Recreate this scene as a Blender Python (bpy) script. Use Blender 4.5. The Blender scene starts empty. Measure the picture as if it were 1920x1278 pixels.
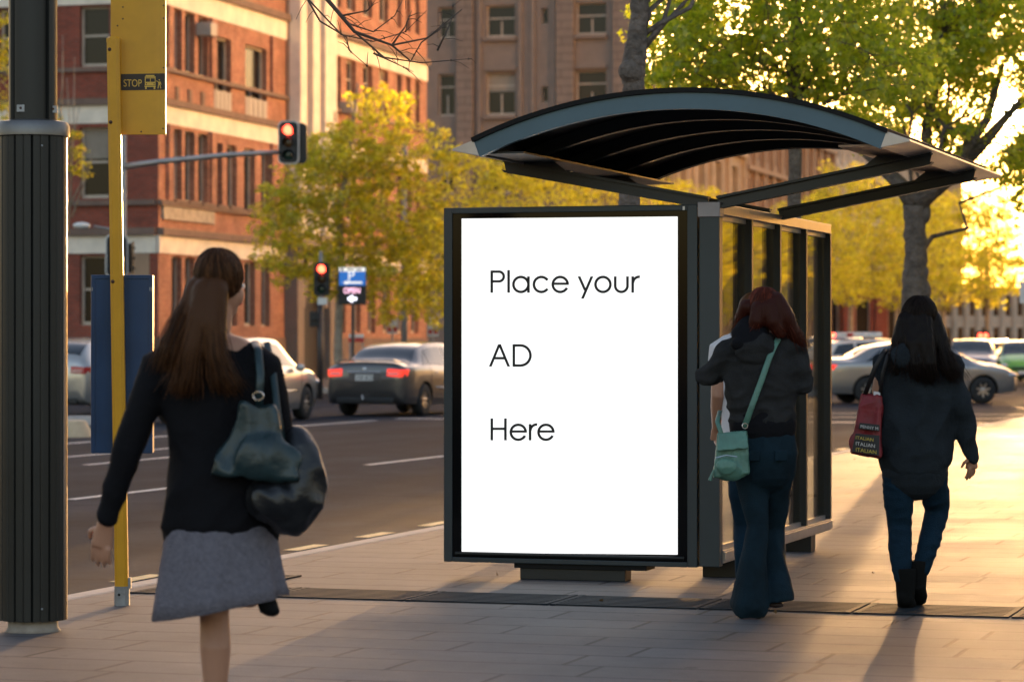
import bpy, bmesh, math, random
import numpy as np
from mathutils import Vector, Matrix, noise
random.seed(7)
R = math.radians
scene = bpy.context.scene
COL = scene.collection

# ------------------------------------------------------------------ camera, sky, sun, exposure
F = 5500.0                    # focal length in pixels of the 1920 px wide photograph
CX, CY, HC = 960.0, 639.0, 1.38
cam_d = bpy.data.cameras.new("camera")
cam = bpy.data.objects.new("camera", cam_d); COL.objects.link(cam)
cam.location = (0, 0, HC); cam.rotation_euler = (R(90), 0, 0)
cam_d.sensor_width = 36.0; cam_d.lens = F / 1920 * 36
cam_d.clip_start = 0.5; cam_d.clip_end = 6000
cam_d.dof.use_dof = True; cam_d.dof.focus_distance = 16.4; cam_d.dof.aperture_fstop = 4.0
scene.camera = cam

SUN_AZ = math.atan((1890 - CX) / F)
SUN_EL = math.atan((CY - 215) / F)
world = bpy.data.worlds.new("World"); scene.world = world; world.use_nodes = True
wn = world.node_tree; wn.nodes.clear()
w_out = wn.nodes.new("ShaderNodeOutputWorld"); w_bg = wn.nodes.new("ShaderNodeBackground")
w_sky = wn.nodes.new("ShaderNodeTexSky"); w_sky.sky_type = 'NISHITA'
w_sky.sun_disc = False; w_sky.sun_elevation = SUN_EL; w_sky.sun_rotation = SUN_AZ
w_sky.altitude = 50; w_sky.air_density = 1.0; w_sky.dust_density = 2.0; w_sky.ozone_density = 1.0
w_mul = wn.nodes.new("ShaderNodeMix"); w_mul.data_type = 'RGBA'; w_mul.blend_type = 'MULTIPLY'
w_mul.inputs[0].default_value = 1.0
w_mul.inputs[7].default_value = (0.95, 0.85, 0.90, 1)      # the camera's warm white balance
wn.links.new(w_sky.outputs[0], w_mul.inputs[6]); wn.links.new(w_mul.outputs[2], w_bg.inputs[0])
w_bg.inputs[1].default_value = 0.08
wn.links.new(w_bg.outputs[0], w_out.inputs[0])

sun_d = bpy.data.lights.new("sun", 'SUN'); sun_d.energy = 5.0; sun_d.angle = R(0.55)
sun_d.color = (1.0, 0.56, 0.23)
sun = bpy.data.objects.new("sun", sun_d); COL.objects.link(sun)
SUN_DIR = Vector((math.sin(SUN_AZ) * math.cos(SUN_EL), math.cos(SUN_AZ) * math.cos(SUN_EL), math.sin(SUN_EL)))
sun.rotation_euler = (-SUN_DIR).to_track_quat('-Z', 'Y').to_euler(); sun.location = (20, 60, 30)

vs = scene.view_settings
vs.view_transform = 'Standard'; vs.look = 'None'; vs.gamma = 1.0; vs.use_curve_mapping = False
vs.exposure = 3.05
scene.cycles.max_bounces = 8; scene.cycles.transparent_max_bounces = 16
scene.cycles.caustics_reflective = True; scene.cycles.caustics_refractive = False
scene.cycles.sample_clamp_indirect = 150.0

# ------------------------------------------------------------------ frames: photograph pixel -> place
TH = math.atan(1726 / F)                         # street direction
ST, CT = math.sin(TH), math.cos(TH)
def t_of(px, s):
    k = (px - CX) / F
    return s * (k * CT - ST) / (CT + ST * k)
def s_of(px, t):
    k = (px - CX) / F
    return t * (CT + ST * k) / (k * CT - ST)
def xy(t, s): return (s * ST + t * CT, s * CT - t * ST)
def depth(t, s): return s * CT - t * ST
def z_of(py, d): return HC - (py - CY) * d / F
def at(px, py, d): return Vector(((px - CX) * d / F, d, z_of(py, d)))
def grd(px, py, z=0.0):
    d = (HC - z) * F / (py - CY)
    return Vector(((px - CX) * d / F, d, z))

# ------------------------------------------------------------------ materials
def lin(c):
    return tuple(((x / 12.92) if x <= 0.04045 else ((x + 0.055) / 1.055) ** 2.4) for x in c)
def mat(name, color, rough=0.6, metal=0.0, var=0.0, vscale=6.0, bump=0.0, bscale=40.0, spec=0.5, trans=None,
        emit=None, estr=0.0, coat=0.0, bdist=0.01):
    m = bpy.data.materials.new(name); m.use_nodes = True
    nt = m.node_tree; b = nt.nodes["Principled BSDF"]
    b.inputs["Base Color"].default_value = (*color, 1); b.inputs["Roughness"].default_value = rough
    b.inputs["Metallic"].default_value = metal; b.inputs["Specular IOR Level"].default_value = spec
    if coat: b.inputs["Coat Weight"].default_value = coat; b.inputs["Coat Roughness"].default_value = 0.05
    tc = nt.nodes.new("ShaderNodeTexCoord")
    if var > 0:
        n = nt.nodes.new("ShaderNodeTexNoise"); n.inputs["Scale"].default_value = vscale
        n.inputs["Detail"].default_value = 6; n.inputs["Roughness"].default_value = 0.65
        nt.links.new(tc.outputs["Object"], n.inputs["Vector"])
        mr = nt.nodes.new("ShaderNodeMapRange"); mr.inputs[1].default_value = 0.3; mr.inputs[2].default_value = 0.7
        mr.inputs[3].default_value = 1 - var; mr.inputs[4].default_value = 1 + var
        nt.links.new(n.outputs["Fac"], mr.inputs[0])
        mx = nt.nodes.new("ShaderNodeMix"); mx.data_type = 'RGBA'; mx.blend_type = 'MULTIPLY'
        mx.inputs[0].default_value = 1; mx.inputs[6].default_value = (*color, 1)
        nt.links.new(mr.outputs[0], mx.inputs[7]); nt.links.new(mx.outputs[2], b.inputs["Base Color"])
        mr2 = nt.nodes.new("ShaderNodeMapRange"); mr2.inputs[3].default_value = max(0, rough - var * .35)
        mr2.inputs[4].default_value = min(1, rough + var * .35)
        nt.links.new(n.outputs["Fac"], mr2.inputs[0]); nt.links.new(mr2.outputs[0], b.inputs["Roughness"])
    if bump > 0:
        n2 = nt.nodes.new("ShaderNodeTexNoise"); n2.inputs["Scale"].default_value = bscale; n2.inputs["Detail"].default_value = 4
        nt.links.new(tc.outputs["Object"], n2.inputs["Vector"])
        bp = nt.nodes.new("ShaderNodeBump"); bp.inputs["Strength"].default_value = bump; bp.inputs["Distance"].default_value = bdist
        nt.links.new(n2.outputs["Fac"], bp.inputs["Height"]); nt.links.new(bp.outputs[0], b.inputs["Normal"])
    if emit: b.inputs["Emission Color"].default_value = (*emit, 1); b.inputs["Emission Strength"].default_value = estr
    return m
def leaf_mat(name, c1, c2, c3, trans=0.5, tcol=1.6):
    m = bpy.data.materials.new(name); m.use_nodes = True; nt = m.node_tree; nt.nodes.clear()
    out = nt.nodes.new("ShaderNodeOutputMaterial"); d = nt.nodes.new("ShaderNodeBsdfDiffuse")
    t = nt.nodes.new("ShaderNodeBsdfTranslucent"); mx = nt.nodes.new("ShaderNodeMixShader"); mx.inputs[0].default_value = trans
    geo = nt.nodes.new("ShaderNodeNewGeometry"); cr = nt.nodes.new("ShaderNodeValToRGB")
    cr.color_ramp.elements[0].color = (*c1, 1); cr.color_ramp.elements[1].color = (*c3, 1)
    e = cr.color_ramp.elements.new(0.5); e.color = (*c2, 1)
    nt.links.new(geo.outputs["Random Per Island"], cr.inputs[0])
    nt.links.new(cr.outputs[0], d.inputs[0])
    sc = nt.nodes.new("ShaderNodeMix"); sc.data_type = 'RGBA'; sc.blend_type = 'MULTIPLY'; sc.inputs[0].default_value = 1
    sc.inputs[7].default_value = (tcol * 1.15, tcol, tcol * 0.45, 1); sc.clamp_result = True
    nt.links.new(cr.outputs[0], sc.inputs[6]); nt.links.new(sc.outputs[2], t.inputs[0])
    gl = nt.nodes.new("ShaderNodeBsdfGlossy"); gl.inputs[0].default_value = (1, 1, 1, 1); gl.inputs["Roughness"].default_value = .45
    mg = nt.nodes.new("ShaderNodeMixShader"); mg.inputs[0].default_value = 0.05
    nt.links.new(d.outputs[0], mx.inputs[1]); nt.links.new(t.outputs[0], mx.inputs[2])
    nt.links.new(mx.outputs[0], mg.inputs[1]); nt.links.new(gl.outputs[0], mg.inputs[2])
    nt.links.new(mg.outputs[0], out.inputs[0]); return m
def glass_mat(name, tint=(0.8, 0.85, 0.85), gloss=0.12, rough=0.02):
    m = bpy.data.materials.new(name); m.use_nodes = True; nt = m.node_tree; nt.nodes.clear()
    out = nt.nodes.new("ShaderNodeOutputMaterial"); tr = nt.nodes.new("ShaderNodeBsdfTransparent"); tr.inputs[0].default_value = (*tint, 1)
    gl = nt.nodes.new("ShaderNodeBsdfGlossy"); gl.inputs["Roughness"].default_value = rough
    lw = nt.nodes.new("ShaderNodeLayerWeight"); lw.inputs[0].default_value = 0.12
    ma = nt.nodes.new("ShaderNodeMath"); ma.operation = 'ADD'; ma.use_clamp = True; ma.inputs[1].default_value = gloss
    mx = nt.nodes.new("ShaderNodeMixShader")
    m2 = nt.nodes.new("ShaderNodeMath"); m2.operation = 'MULTIPLY'; m2.inputs[1].default_value = .5; nt.links.new(lw.outputs["Fresnel"], m2.inputs[0])
    nt.links.new(m2.outputs[0], ma.inputs[0]); nt.links.new(ma.outputs[0], mx.inputs[0])
    nt.links.new(tr.outputs[0], mx.inputs[1]); nt.links.new(gl.outputs[0], mx.inputs[2]); nt.links.new(mx.outputs[0], out.inputs[0])
    return m
def brick_mat(name, c1, c2, mortar, bw=0.24, bh=0.086, axis='xz', rough=0.85, msize=0.012, var=0.25):
    m = bpy.data.materials.new(name); m.use_nodes = True; nt = m.node_tree; b = nt.nodes["Principled BSDF"]
    tc = nt.nodes.new("ShaderNodeTexCoord"); sp = nt.nodes.new("ShaderNodeSeparateXYZ"); cb = nt.nodes.new("ShaderNodeCombineXYZ")
    nt.links.new(tc.outputs["Object"], sp.inputs[0])
    if axis == 'xz':       # works for both facade directions: use x + y as the run
        ad = nt.nodes.new("ShaderNodeMath"); nt.links.new(sp.outputs[0], ad.inputs[0]); nt.links.new(sp.outputs[1], ad.inputs[1])
        nt.links.new(ad.outputs[0], cb.inputs[0]); nt.links.new(sp.outputs[2], cb.inputs[1])
    else:
        nt.links.new(sp.outputs[0], cb.inputs[0]); nt.links.new(sp.outputs[1], cb.inputs[1])
    br = nt.nodes.new("ShaderNodeTexBrick"); br.inputs["Scale"].default_value = 1.0
    br.inputs["Brick Width"].default_value = bw; br.inputs["Row Height"].default_value = bh
    br.inputs["Mortar Size"].default_value = msize; br.inputs["Color1"].default_value = (*c1, 1)
    br.inputs["Color2"].default_value = (*c2, 1); br.inputs["Mortar"].default_value = (*mortar, 1)
    nt.links.new(cb.outputs[0], br.inputs["Vector"])
    n = nt.nodes.new("ShaderNodeTexNoise"); n.inputs["Scale"].default_value = 1.3; n.inputs["Detail"].default_value = 8
    n.inputs["Roughness"].default_value = .7
    nt.links.new(tc.outputs["Object"], n.inputs["Vector"])
    mr = nt.nodes.new("ShaderNodeMapRange"); mr.inputs[1].default_value = .3; mr.inputs[2].default_value = .7
    mr.inputs[3].default_value = 1 - var; mr.inputs[4].default_value = 1 + var; nt.links.new(n.outputs["Fac"], mr.inputs[0])
    mx = nt.nodes.new("ShaderNodeMix"); mx.data_type = 'RGBA'; mx.blend_type = 'MULTIPLY'; mx.inputs[0].default_value = 1
    nt.links.new(br.outputs["Color"], mx.inputs[6]); nt.links.new(mr.outputs[0], mx.inputs[7])
    nt.links.new(mx.outputs[2], b.inputs["Base Color"]); b.inputs["Roughness"].default_value = rough
    return m

def hair_mat(name, c, lo=.45, hi=2.6):
    m = mat(name, c, .5, spec=.14); nt = m.node_tree; b = nt.nodes["Principled BSDF"]
    g = nt.nodes.new("ShaderNodeNewGeometry"); p = nt.nodes.new("ShaderNodeMath"); p.operation = 'POWER'; p.inputs[1].default_value = 2.2
    r = nt.nodes.new("ShaderNodeMapRange"); r.inputs[3].default_value = lo; r.inputs[4].default_value = hi
    x = nt.nodes.new("ShaderNodeMix"); x.data_type = 'RGBA'; x.blend_type = 'MULTIPLY'; x.inputs[0].default_value = 1; x.inputs[6].default_value = (*c, 1)
    nt.links.new(g.outputs["Random Per Island"], p.inputs[0]); nt.links.new(p.outputs[0], r.inputs[0]); nt.links.new(r.outputs[0], x.inputs[7]); nt.links.new(x.outputs[2], b.inputs["Base Color"])
    return m
M = {}
M['dark'] = mat('dark_powder_coat', (0.010, 0.0125, 0.0135), .42, .0, .25, 3, .05, 60)
M['slate'] = mat('slate_blue_frame_paint', (0.024, 0.036, 0.044), .40, .1, .12, 2.5)
M['fascia'] = mat('fascia_paint', (0.065, 0.115, 0.15), .42, .25, .12, 2.0)
M['alu'] = mat('brushed_aluminium', (0.42, 0.38, 0.36), .36, .75, .2, 3)
M['cap'] = mat('cap_grey', (0.30, 0.28, 0.30), .45, .3, .1, 6)
M['black'] = mat('black_gloss', (0.004, 0.004, 0.0045), .08, 0, 0, spec=.18)
M['blackm'] = mat('black_matt', (0.006, 0.006, 0.0065), .6, 0, .2, spec=.2)
M['rubber'] = mat('black_rubber', (0.02, 0.02, 0.02), .75, 0, .2)
M['yellow'] = mat('yellow_enamel', (0.66, 0.32, 0.012), .35, 0, .10, 4, .02, 20)
M['bluep'] = mat('dark_blue_enamel', (0.006, 0.040, 0.115), .3, 0, .2, 3)
M['galv'] = mat('galvanised_steel', (0.30, 0.31, 0.32), .5, .6, .25, 14)
M['screw'] = mat('rusty_bolt', (0.09, 0.045, 0.03), .5, .5, .2, 30)
M['concrete'] = mat('weathered_concrete', (0.33, 0.29, 0.25), .9, 0, .3, 7, .3, 60)
M['glass'] = glass_mat('shelter_glass', (0.90, 0.91, 0.88), .04)
M['text'] = mat('black_ink', (0.004, 0.004, 0.004), .6)
M['white'] = mat('white_paint', (0.78, 0.76, 0.72), .55, 0, .12, 5)
M['poster'] = mat('backlit_white_poster', (0.8, 0.8, 0.8), .5, emit=(1.0, 0.99, 0.98), estr=0.12)

# ------------------------------------------------------------------ mesh builder
class MB:
    def __init__(s): s.v = []; s.f = []; s.mi = []; s.m = 0
    def add(s, vs, fs):
        o = len(s.v); s.v += [tuple(v) for v in vs]; s.f += [tuple(i + o for i in f) for f in fs]; s.mi += [s.m] * len(fs)
        return s
    def box(s, x0, x1, y0, y1, z0, z1):
        V = [(x, y, z) for z in (z0, z1) for y in (y0, y1) for x in (x0, x1)]
        return s.add(V, [(0, 2, 3, 1), (4, 5, 7, 6), (0, 1, 5, 4), (2, 6, 7, 3), (0, 4, 6, 2), (1, 3, 7, 5)])
    def hexa(s, P):  # 8 points bottom 4 ccw, top 4 ccw
        return s.add(P, [(3, 2, 1, 0), (4, 5, 6, 7), (0, 1, 5, 4), (1, 2, 6, 5), (2, 3, 7, 6), (3, 0, 4, 7)])
    def obox(s, a, b, w, h, up=(0, 0, 1)):
        a = Vector(a); b = Vector(b); d = (b - a).normalized(); up = Vector(up)
        sx = d.cross(up).normalized(); uz = sx.cross(d).normalized(); P = []
        for q in (a, b):
            P += [q - sx * w / 2 - uz * h / 2, q + sx * w / 2 - uz * h / 2, q + sx * w / 2 + uz * h / 2, q - sx * w / 2 + uz * h / 2]
        return s.add(P, [(0, 1, 2, 3), (7, 6, 5, 4), (0, 4, 5, 1), (1, 5, 6, 2), (2, 6, 7, 3), (3, 7, 4, 0)])
    def tube(s, pts, rad, n=10, cap=True):
        pts = [Vector(p) for p in pts]; k = len(pts)
        if not hasattr(rad, '__len__'): rad = [rad] * k
        rings = []; ref = None
        for i, p in enumerate(pts):
            d = (pts[min(i + 1, k - 1)] - pts[max(i - 1, 0)])
            if d.length < 1e-9: d = Vector((0, 0, 1))
            d.normalize()
            if ref is None:
                ref = Vector((1, 0, 0)) if abs(d.x) < .8 else Vector((0, 1, 0))
            a = (ref - d * ref.dot(d)).normalized(); ref = a; b = d.cross(a)
            r = rad[i]; rx, ry = (r if hasattr(r, '__len__') else (r, r))
            rings.append([p + a * math.cos(2 * math.pi * j / n) * rx + b * math.sin(2 * math.pi * j / n) * ry for j in range(n)])
        V = [q for r in rings for q in r]; Fs = []
        for i in range(k - 1):
            for j in range(n):
                Fs.append((i * n + j, i * n + (j + 1) % n, (i + 1) * n + (j + 1) % n, (i + 1) * n + j))
        if cap: Fs.append(tuple(reversed(range(n)))); Fs.append(tuple((k - 1) * n + j for j in range(n)))
        return s.add(V, Fs)
    def lathe(s, prof, c=(0, 0, 0), n=24, cap=True):
        V = []; Fs = []; k = len(prof)
        for r, z in prof:
            for j in range(n):
                a = 2 * math.pi * j / n; V.append((c[0] + r * math.cos(a), c[1] + r * math.sin(a), c[2] + z))
        for i in range(k - 1):
            for j in range(n): Fs.append((i * n + j, i * n + (j + 1) % n, (i + 1) * n + (j + 1) % n, (i + 1) * n + j))
        if cap: Fs.append(tuple(reversed(range(n)))); Fs.append(tuple((k - 1) * n + j for j in range(n)))
        return s.add(V, Fs)
    def ell(s, c, r, n=14, m=10, rot=None):
        V = []; Fs = []; c = Vector(c); rot = rot or Matrix.Identity(3)
        for i in range(1, m):
            a = math.pi * i / m
            for j in range(n):
                b = 2 * math.pi * j / n
                V.append(c + rot @ Vector((r[0] * math.sin(a) * math.cos(b), r[1] * math.sin(a) * math.sin(b), -r[2] * math.cos(a))))
        V.append(c + rot @ Vector((0, 0, -r[2]))); V.append(c + rot @ Vector((0, 0, r[2]))); bi = (m - 1) * n
        for i in range(m - 2):
            for j in range(n): Fs.append((i * n + j, i * n + (j + 1) % n, (i + 1) * n + (j + 1) % n, (i + 1) * n + j))
        for j in range(n):
            Fs.append((bi, (j + 1) % n, j)); Fs.append((bi + 1, (m - 2) * n + j, (m - 2) * n + (j + 1) % n))
        return s.add(V, Fs)
    def prism(s, poly, fn0, fn1):
        k = len(poly); V = [fn0(*p) for p in poly] + [fn1(*p) for p in poly]
        return s.add(V, [tuple(reversed(range(k))), tuple(range(k, 2 * k))] + [(i, (i + 1) % k, k + (i + 1) % k, k + i) for i in range(k)])
    def build(s, name, material, parent=None, loc=(0, 0, 0), rotz=0.0, smooth=False, bevel=0.0):
        me = bpy.data.meshes.new(name); me.from_pydata(s.v, [], s.f)
        mats = material if isinstance(material, (list, tuple)) else [material]
        for m_ in mats: me.materials.append(m_)
        if len(mats) > 1: me.polygons.foreach_set('material_index', s.mi)
        if smooth == True: me.polygons.foreach_set('use_smooth', [True] * len(me.polygons))
        me.update()
        o = bpy.data.objects.new(name, me); COL.objects.link(o)
        if parent: o.parent = parent
        o.location = loc; o.rotation_euler = (0, 0, rotz)
        if smooth == 'auto' or bevel:
            if bevel:
                bv = o.modifiers.new('bevel', 'BEVEL'); bv.width = bevel; bv.segments = 2; bv.limit_method = 'ANGLE'; bv.angle_limit = R(40)
            if smooth == 'auto':
                me.polygons.foreach_set('use_smooth', [True] * len(me.polygons))
                bmx = bmesh.new(); bmx.from_mesh(me); bmesh.ops.recalc_face_normals(bmx, faces=bmx.faces)
                for e in bmx.edges:
                    if len(e.link_faces) == 2 and e.calc_face_angle(0) > R(35): e.smooth = False
                bmx.to_mesh(me); bmx.free()
        return o
def tag(o, label=None, cat=None, group=None, kind=None):
    if label: o['label'] = label
    if cat: o['category'] = cat
    if group: o['group'] = group
    if kind: o['kind'] = kind
    return o
def thing(name, label, cat, loc=(0, 0, 0), rotz=0.0, group=None):
    o = bpy.data.objects.new(name, None); COL.objects.link(o); o.empty_display_size = .2
    o.location = loc; o.rotation_euler = (0, 0, rotz); return tag(o, label, cat, group)
def dup(o, parent=None, loc=None, rotz=None, label=None):
    c = o.copy(); COL.objects.link(c)
    if parent is not None: c.parent = parent
    if loc is not None: c.location = loc
    if rotz is not None: c.rotation_euler = (0, 0, rotz)
    if label: c['label'] = label
    for ch in list(o.children): dup(ch, c)
    return c
def text_mesh(name, body, size, material, parent, origin, xdir, zdir, align='LEFT', ext=0.001, sx=1.0):
    cu = bpy.data.curves.new(name, 'FONT'); cu.body = body; cu.size = size; cu.extrude = ext; cu.align_x = align
    tmp = bpy.data.objects.new(name, cu); COL.objects.link(tmp)
    dg = bpy.context.evaluated_depsgraph_get(); me = bpy.data.meshes.new_from_object(tmp.evaluated_get(dg))
    bpy.data.objects.remove(tmp); xd = Vector(xdir).normalized(); zd = Vector(zdir).normalized(); yd = xd.cross(zd)
    Mx = Matrix(((xd.x * sx, zd.x, yd.x, origin[0]), (xd.y * sx, zd.y, yd.y, origin[1]), (xd.z * sx, zd.z, yd.z, origin[2]), (0, 0, 0, 1)))
    me.transform(Mx); me.materials.clear(); me.materials.append(material)
    o = bpy.data.objects.new(name, me); COL.objects.link(o); o.parent = parent; return o
# ------------------------------------------------------------------ ground, road, footpaths (local frame x = t across, y = s along the street)
def ground_mat(name, c, rough, speck, patch=0.15, spec=0.5, bump=.25, grid=None, gcol=None):
    m = bpy.data.materials.new(name); m.use_nodes = True; nt = m.node_tree; b = nt.nodes["Principled BSDF"]
    L = nt.links.new; tc = nt.nodes.new("ShaderNodeTexCoord")
    def nz(sc, det=4, r=.6):
        n = nt.nodes.new("ShaderNodeTexNoise"); n.inputs["Scale"].default_value = sc; n.inputs["Detail"].default_value = det
        n.inputs["Roughness"].default_value = r; L(tc.outputs["Object"], n.inputs["Vector"]); return n
    def rng(src, lo, hi, a=.3, bb=.7):
        q = nt.nodes.new("ShaderNodeMapRange"); q.inputs[1].default_value = a; q.inputs[2].default_value = bb
        q.inputs[3].default_value = lo; q.inputs[4].default_value = hi; L(src, q.inputs[0]); return q.outputs[0]
    def mul(a, bsock, col=None):
        q = nt.nodes.new("ShaderNodeMix"); q.data_type = 'RGBA'; q.blend_type = 'MULTIPLY'; q.inputs[0].default_value = 1
        if col is not None: q.inputs[6].default_value = (*col, 1)
        else: L(a, q.inputs[6])
        L(bsock, q.inputs[7]); return q.outputs[2]
    n1 = nz(160, 2); n2 = nz(.9, 6, .7); n3 = nz(9, 5)
    base = mul(None, rng(n1.outputs["Fac"], 1 - speck, 1 + speck), c)
    base = mul(base, rng(n2.outputs["Fac"], 1 - patch, 1 + patch)); base = mul(base, rng(n3.outputs["Fac"], 1 - patch * .6, 1 + patch * .6))
    h = n1.outputs["Fac"]
    if grid:
        rot = nt.nodes.new("ShaderNodeMapping"); L(tc.outputs["Object"], rot.inputs[0])
        br = nt.nodes.new("ShaderNodeTexBrick"); br.inputs["Scale"].default_value = 1; br.inputs["Brick Width"].default_value = grid[0]
        br.inputs["Row Height"].default_value = grid[1]; br.inputs["Mortar Size"].default_value = grid[2]; br.inputs["Mortar Smooth"].default_value = .3
        br.offset = .37; br.offset_frequency = 2; br.squash = 1.25; br.squash_frequency = 3
        br.inputs["Color1"].default_value = (.93, .92, .93, 1); br.inputs["Color2"].default_value = (1.05, 1.05, 1.04, 1); br.inputs["Mortar"].default_value = (.26, .23, .22, 1)
        br.inputs["Bias"].default_value = .1
        L(rot.outputs[0], br.inputs["Vector"]); base = mul(base, br.outputs["Color"])
        bp2 = nt.nodes.new("ShaderNodeBump"); bp2.inputs["Strength"].default_value = .6; bp2.inputs["Distance"].default_value = .004; bp2.invert = True
        L(br.outputs["Fac"], bp2.inputs["Height"])
    vo = nt.nodes.new("ShaderNodeTexVoronoi"); vo.inputs["Scale"].default_value = 1.7; L(tc.outputs["Object"], vo.inputs["Vector"])
    base = mul(base, rng(vo.outputs["Distance"], .45, 1.0, .045, .06))
    vo2 = nt.nodes.new("ShaderNodeTexVoronoi"); vo2.inputs["Scale"].default_value = 5.3; L(tc.outputs["Object"], vo2.inputs["Vector"])
    base = mul(base, rng(vo2.outputs["Distance"], .45, 1.0, .06, .09))
    st = nz(.35, 8, .75); base = mul(base, rng(st.outputs["Fac"], .70, 1.10, .38, .58))
    if not grid:
        cr = nt.nodes.new("ShaderNodeTexVoronoi"); cr.feature = 'DISTANCE_TO_EDGE'; cr.inputs["Scale"].default_value = .22
        wv = nt.nodes.new("ShaderNodeVectorMath"); wv.operation = 'ADD'; L(tc.outputs["Object"], wv.inputs[0]); nn_ = nz(.8, 5, .7); L(nn_.outputs["Color"], wv.inputs[1]); L(wv.outputs[0], cr.inputs["Vector"])
        base = mul(base, rng(cr.outputs["Distance"], .55, 1.0, .001, .006))
        mp = nt.nodes.new("ShaderNodeMapping"); mp.inputs["Scale"].default_value = (1.1, .03, 1); L(tc.outputs["Object"], mp.inputs[0])
        tr = nt.nodes.new("ShaderNodeTexNoise"); tr.inputs["Scale"].default_value = 1.0; tr.inputs["Detail"].default_value = 4; L(mp.outputs[0], tr.inputs["Vector"])
        base = mul(base, rng(tr.outputs["Fac"], .72, 1.18))
    L(base, b.inputs["Base Color"]); b.inputs["Specular IOR Level"].default_value = spec
    L(rng(n2.outputs["Fac"], rough - .06, rough + .08), b.inputs["Roughness"])
    bp = nt.nodes.new("ShaderNodeBump"); bp.inputs["Strength"].default_value = bump; bp.inputs["Distance"].default_value = .003
    L(h, bp.inputs["Height"])
    if grid: L(bp2.outputs[0], bp.inputs["Normal"])
    L(bp.outputs[0], b.inputs["Normal"]); return m
M['ground'] = ground_mat('far_ground', (.10, .095, .09), .9, .2)
M['asphalt'] = ground_mat('asphalt', (.026, .033, .046), .92, .45, .24, .08, .6)
M['paver'] = ground_mat('granite_pavers', (.094, .087, .089), .64, .45, .16, .34, .25, (.84, .40, .013))
M['kerb'] = mat('granite_kerb', (.40, .36, .33), .7, 0, .2, 5, .2, 80)
M['line'] = mat('worn_white_road_paint', (.62, .58, .54), .6, 0, .35, 14)
M['yline'] = mat('worn_yellow_road_paint', (.66, .50, .22), .6, 0, .30, 14)
M['grate'] = mat('grate_steel', (.016, .023, .030), .7, .0, .2, 6, spec=.12)

RZ = -TH
def flat(name, rects, z, m, kind='structure', label=None):
    b = MB()
    for (t0, t1, s0, s1) in rects: b.add([(t0, s0, z), (t1, s0, z), (t1, s1, z), (t0, s1, z)], [(0, 1, 2, 3)])
    return tag(b.build(name, m, rotz=RZ), kind=kind)
flat('ground', [(-2500, 2500, -200, 3500)], -0.15, M['ground'])
flat('road', [(-26.0, -6.9, -60, 420), (-31.2, -26.0, -60, 56), (-160, -26.0, 56, 79), (-6.9, 160, 56, 79)], -0.12, M['asphalt'])
def slab(name, t0, t1, s0, s1, z=0.0):
    return tag(MB().box(t0, t1, s0, s1, -.149, z).build(name, M['paver'], rotz=RZ), kind='structure')
KT = -6.93
slab('footpath', KT, 60, -40, 53.7)
slab('far_footpath', -60, -26.3, 80.3, 420)
slab('far_left_footpath', -60, -31.3, -40, 54.7)
slab('far_right_footpath', KT + 1.0, 60, 80.3, 420)
def kerb(name, t0, t1, s0, s1, z=0.006):
    return tag(MB().box(t0, t1, s0, s1, -.148, z).build(name, M['kerb'], rotz=RZ, bevel=.02), kind='structure')
kerb('kerb', KT - .15, KT - .001, -40, 53.85)
kerb('cross_kerb', KT, 60, 53.701, 53.85)
kerb('far_kerb', -26.299, -26.15, 80.15, 420)
kerb('far_cross_kerb', -60, -26.3, 80.15, 80.299)
kerb('far_left_kerb', -31.299, -31.15, -40, 54.9)
kerb('right_cross_kerb', KT + 1.0, 60, 80.15, 80.299)
# painted lane lines
zl = -0.116
def line(name, rects, m, label, group=None):
    o = flat(name, rects, zl, m, kind='structure'); return o
line('edge_dashes', [(-7.86, -7.74, 18.13 + 1.45 * k - .02, 18.73 + 1.45 * k) for k in range(-9, 22)], M['yline'], '')
line('lane_line', [(-12.35, -12.23, 3.2 + 11 * k, 6.5 + 11 * k) for k in range(-1, 4)] + [(-12.35, -12.23, 33.3, 37)], M['line'], '')
line('second_lane_line', [(-15.6, -15.48, 10.3 + 11 * k, 13.8 + 11 * k) for k in range(0, 3)] + [(-16.9, -16.78, 28, 41)], M['line'], '')
line('centre_line', [(-19.1, -18.95, -20, 52)], M['line'], '')
line('stop_line', [(-19.1, -7.3, 53.2, 53.6)], M['line'], '')
line('crossing_lines', [(-20, 20, 57.0, 57.2), (-20, 20, 60.0, 60.2), (-9, 6, 66, 66.12), (-9, 6, 70, 70.12), (3, 9, 74, 74.12)], M['line'], '')
# drainage grates: a row of slatted steel panels across the footpath
def grate_mesh(w, l, bars):
    b = MB(); b.m = 1; b.box(0, w, 0, l, .001, .003); b.m = 0
    b.box(0, .03, 0, l, .001, .009); b.box(w - .03, w, 0, l, .001, .009)
    for i in range(bars):
        y = l * (i + .5) / bars; b.box(.03, w - .03, y - l / bars * .30, y + l / bars * .30, .001, .008)
    return b
proto = None
for i in range(13):
    tt = -6.8 + .80 * i
    p = xy(tt, 14.68)
    words = ['first', 'second', 'third', 'fourth', 'fifth', 'sixth', 'seventh', 'eighth', 'ninth', 'tenth', 'eleventh', 'twelfth', 'thirteenth'][i]
    lb = f'slatted steel drainage grate flush in the paving, {words} of the row from the kerb'
    if proto is None:
        proto = grate_mesh(.785, .58, 8).build('drain_grate', [M['grate'], M['blackm']], loc=(p[0], p[1], 0), rotz=RZ)
        tag(proto, lb, 'grate', 'drainage grates across the footpath')
    else: dup(proto, loc=(p[0], p[1], 0), label=lb)
p = xy(-6.75, 15.75)
o = grate_mesh(.42, .30, 6).build('kerb_drain', [M['grate'], M['blackm']], loc=(p[0], p[1], 0), rotz=RZ)
tag(o, 'small square drain cover by the kerb behind the grate row', 'drain')
p = xy(-3.1, 25.6)
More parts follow.
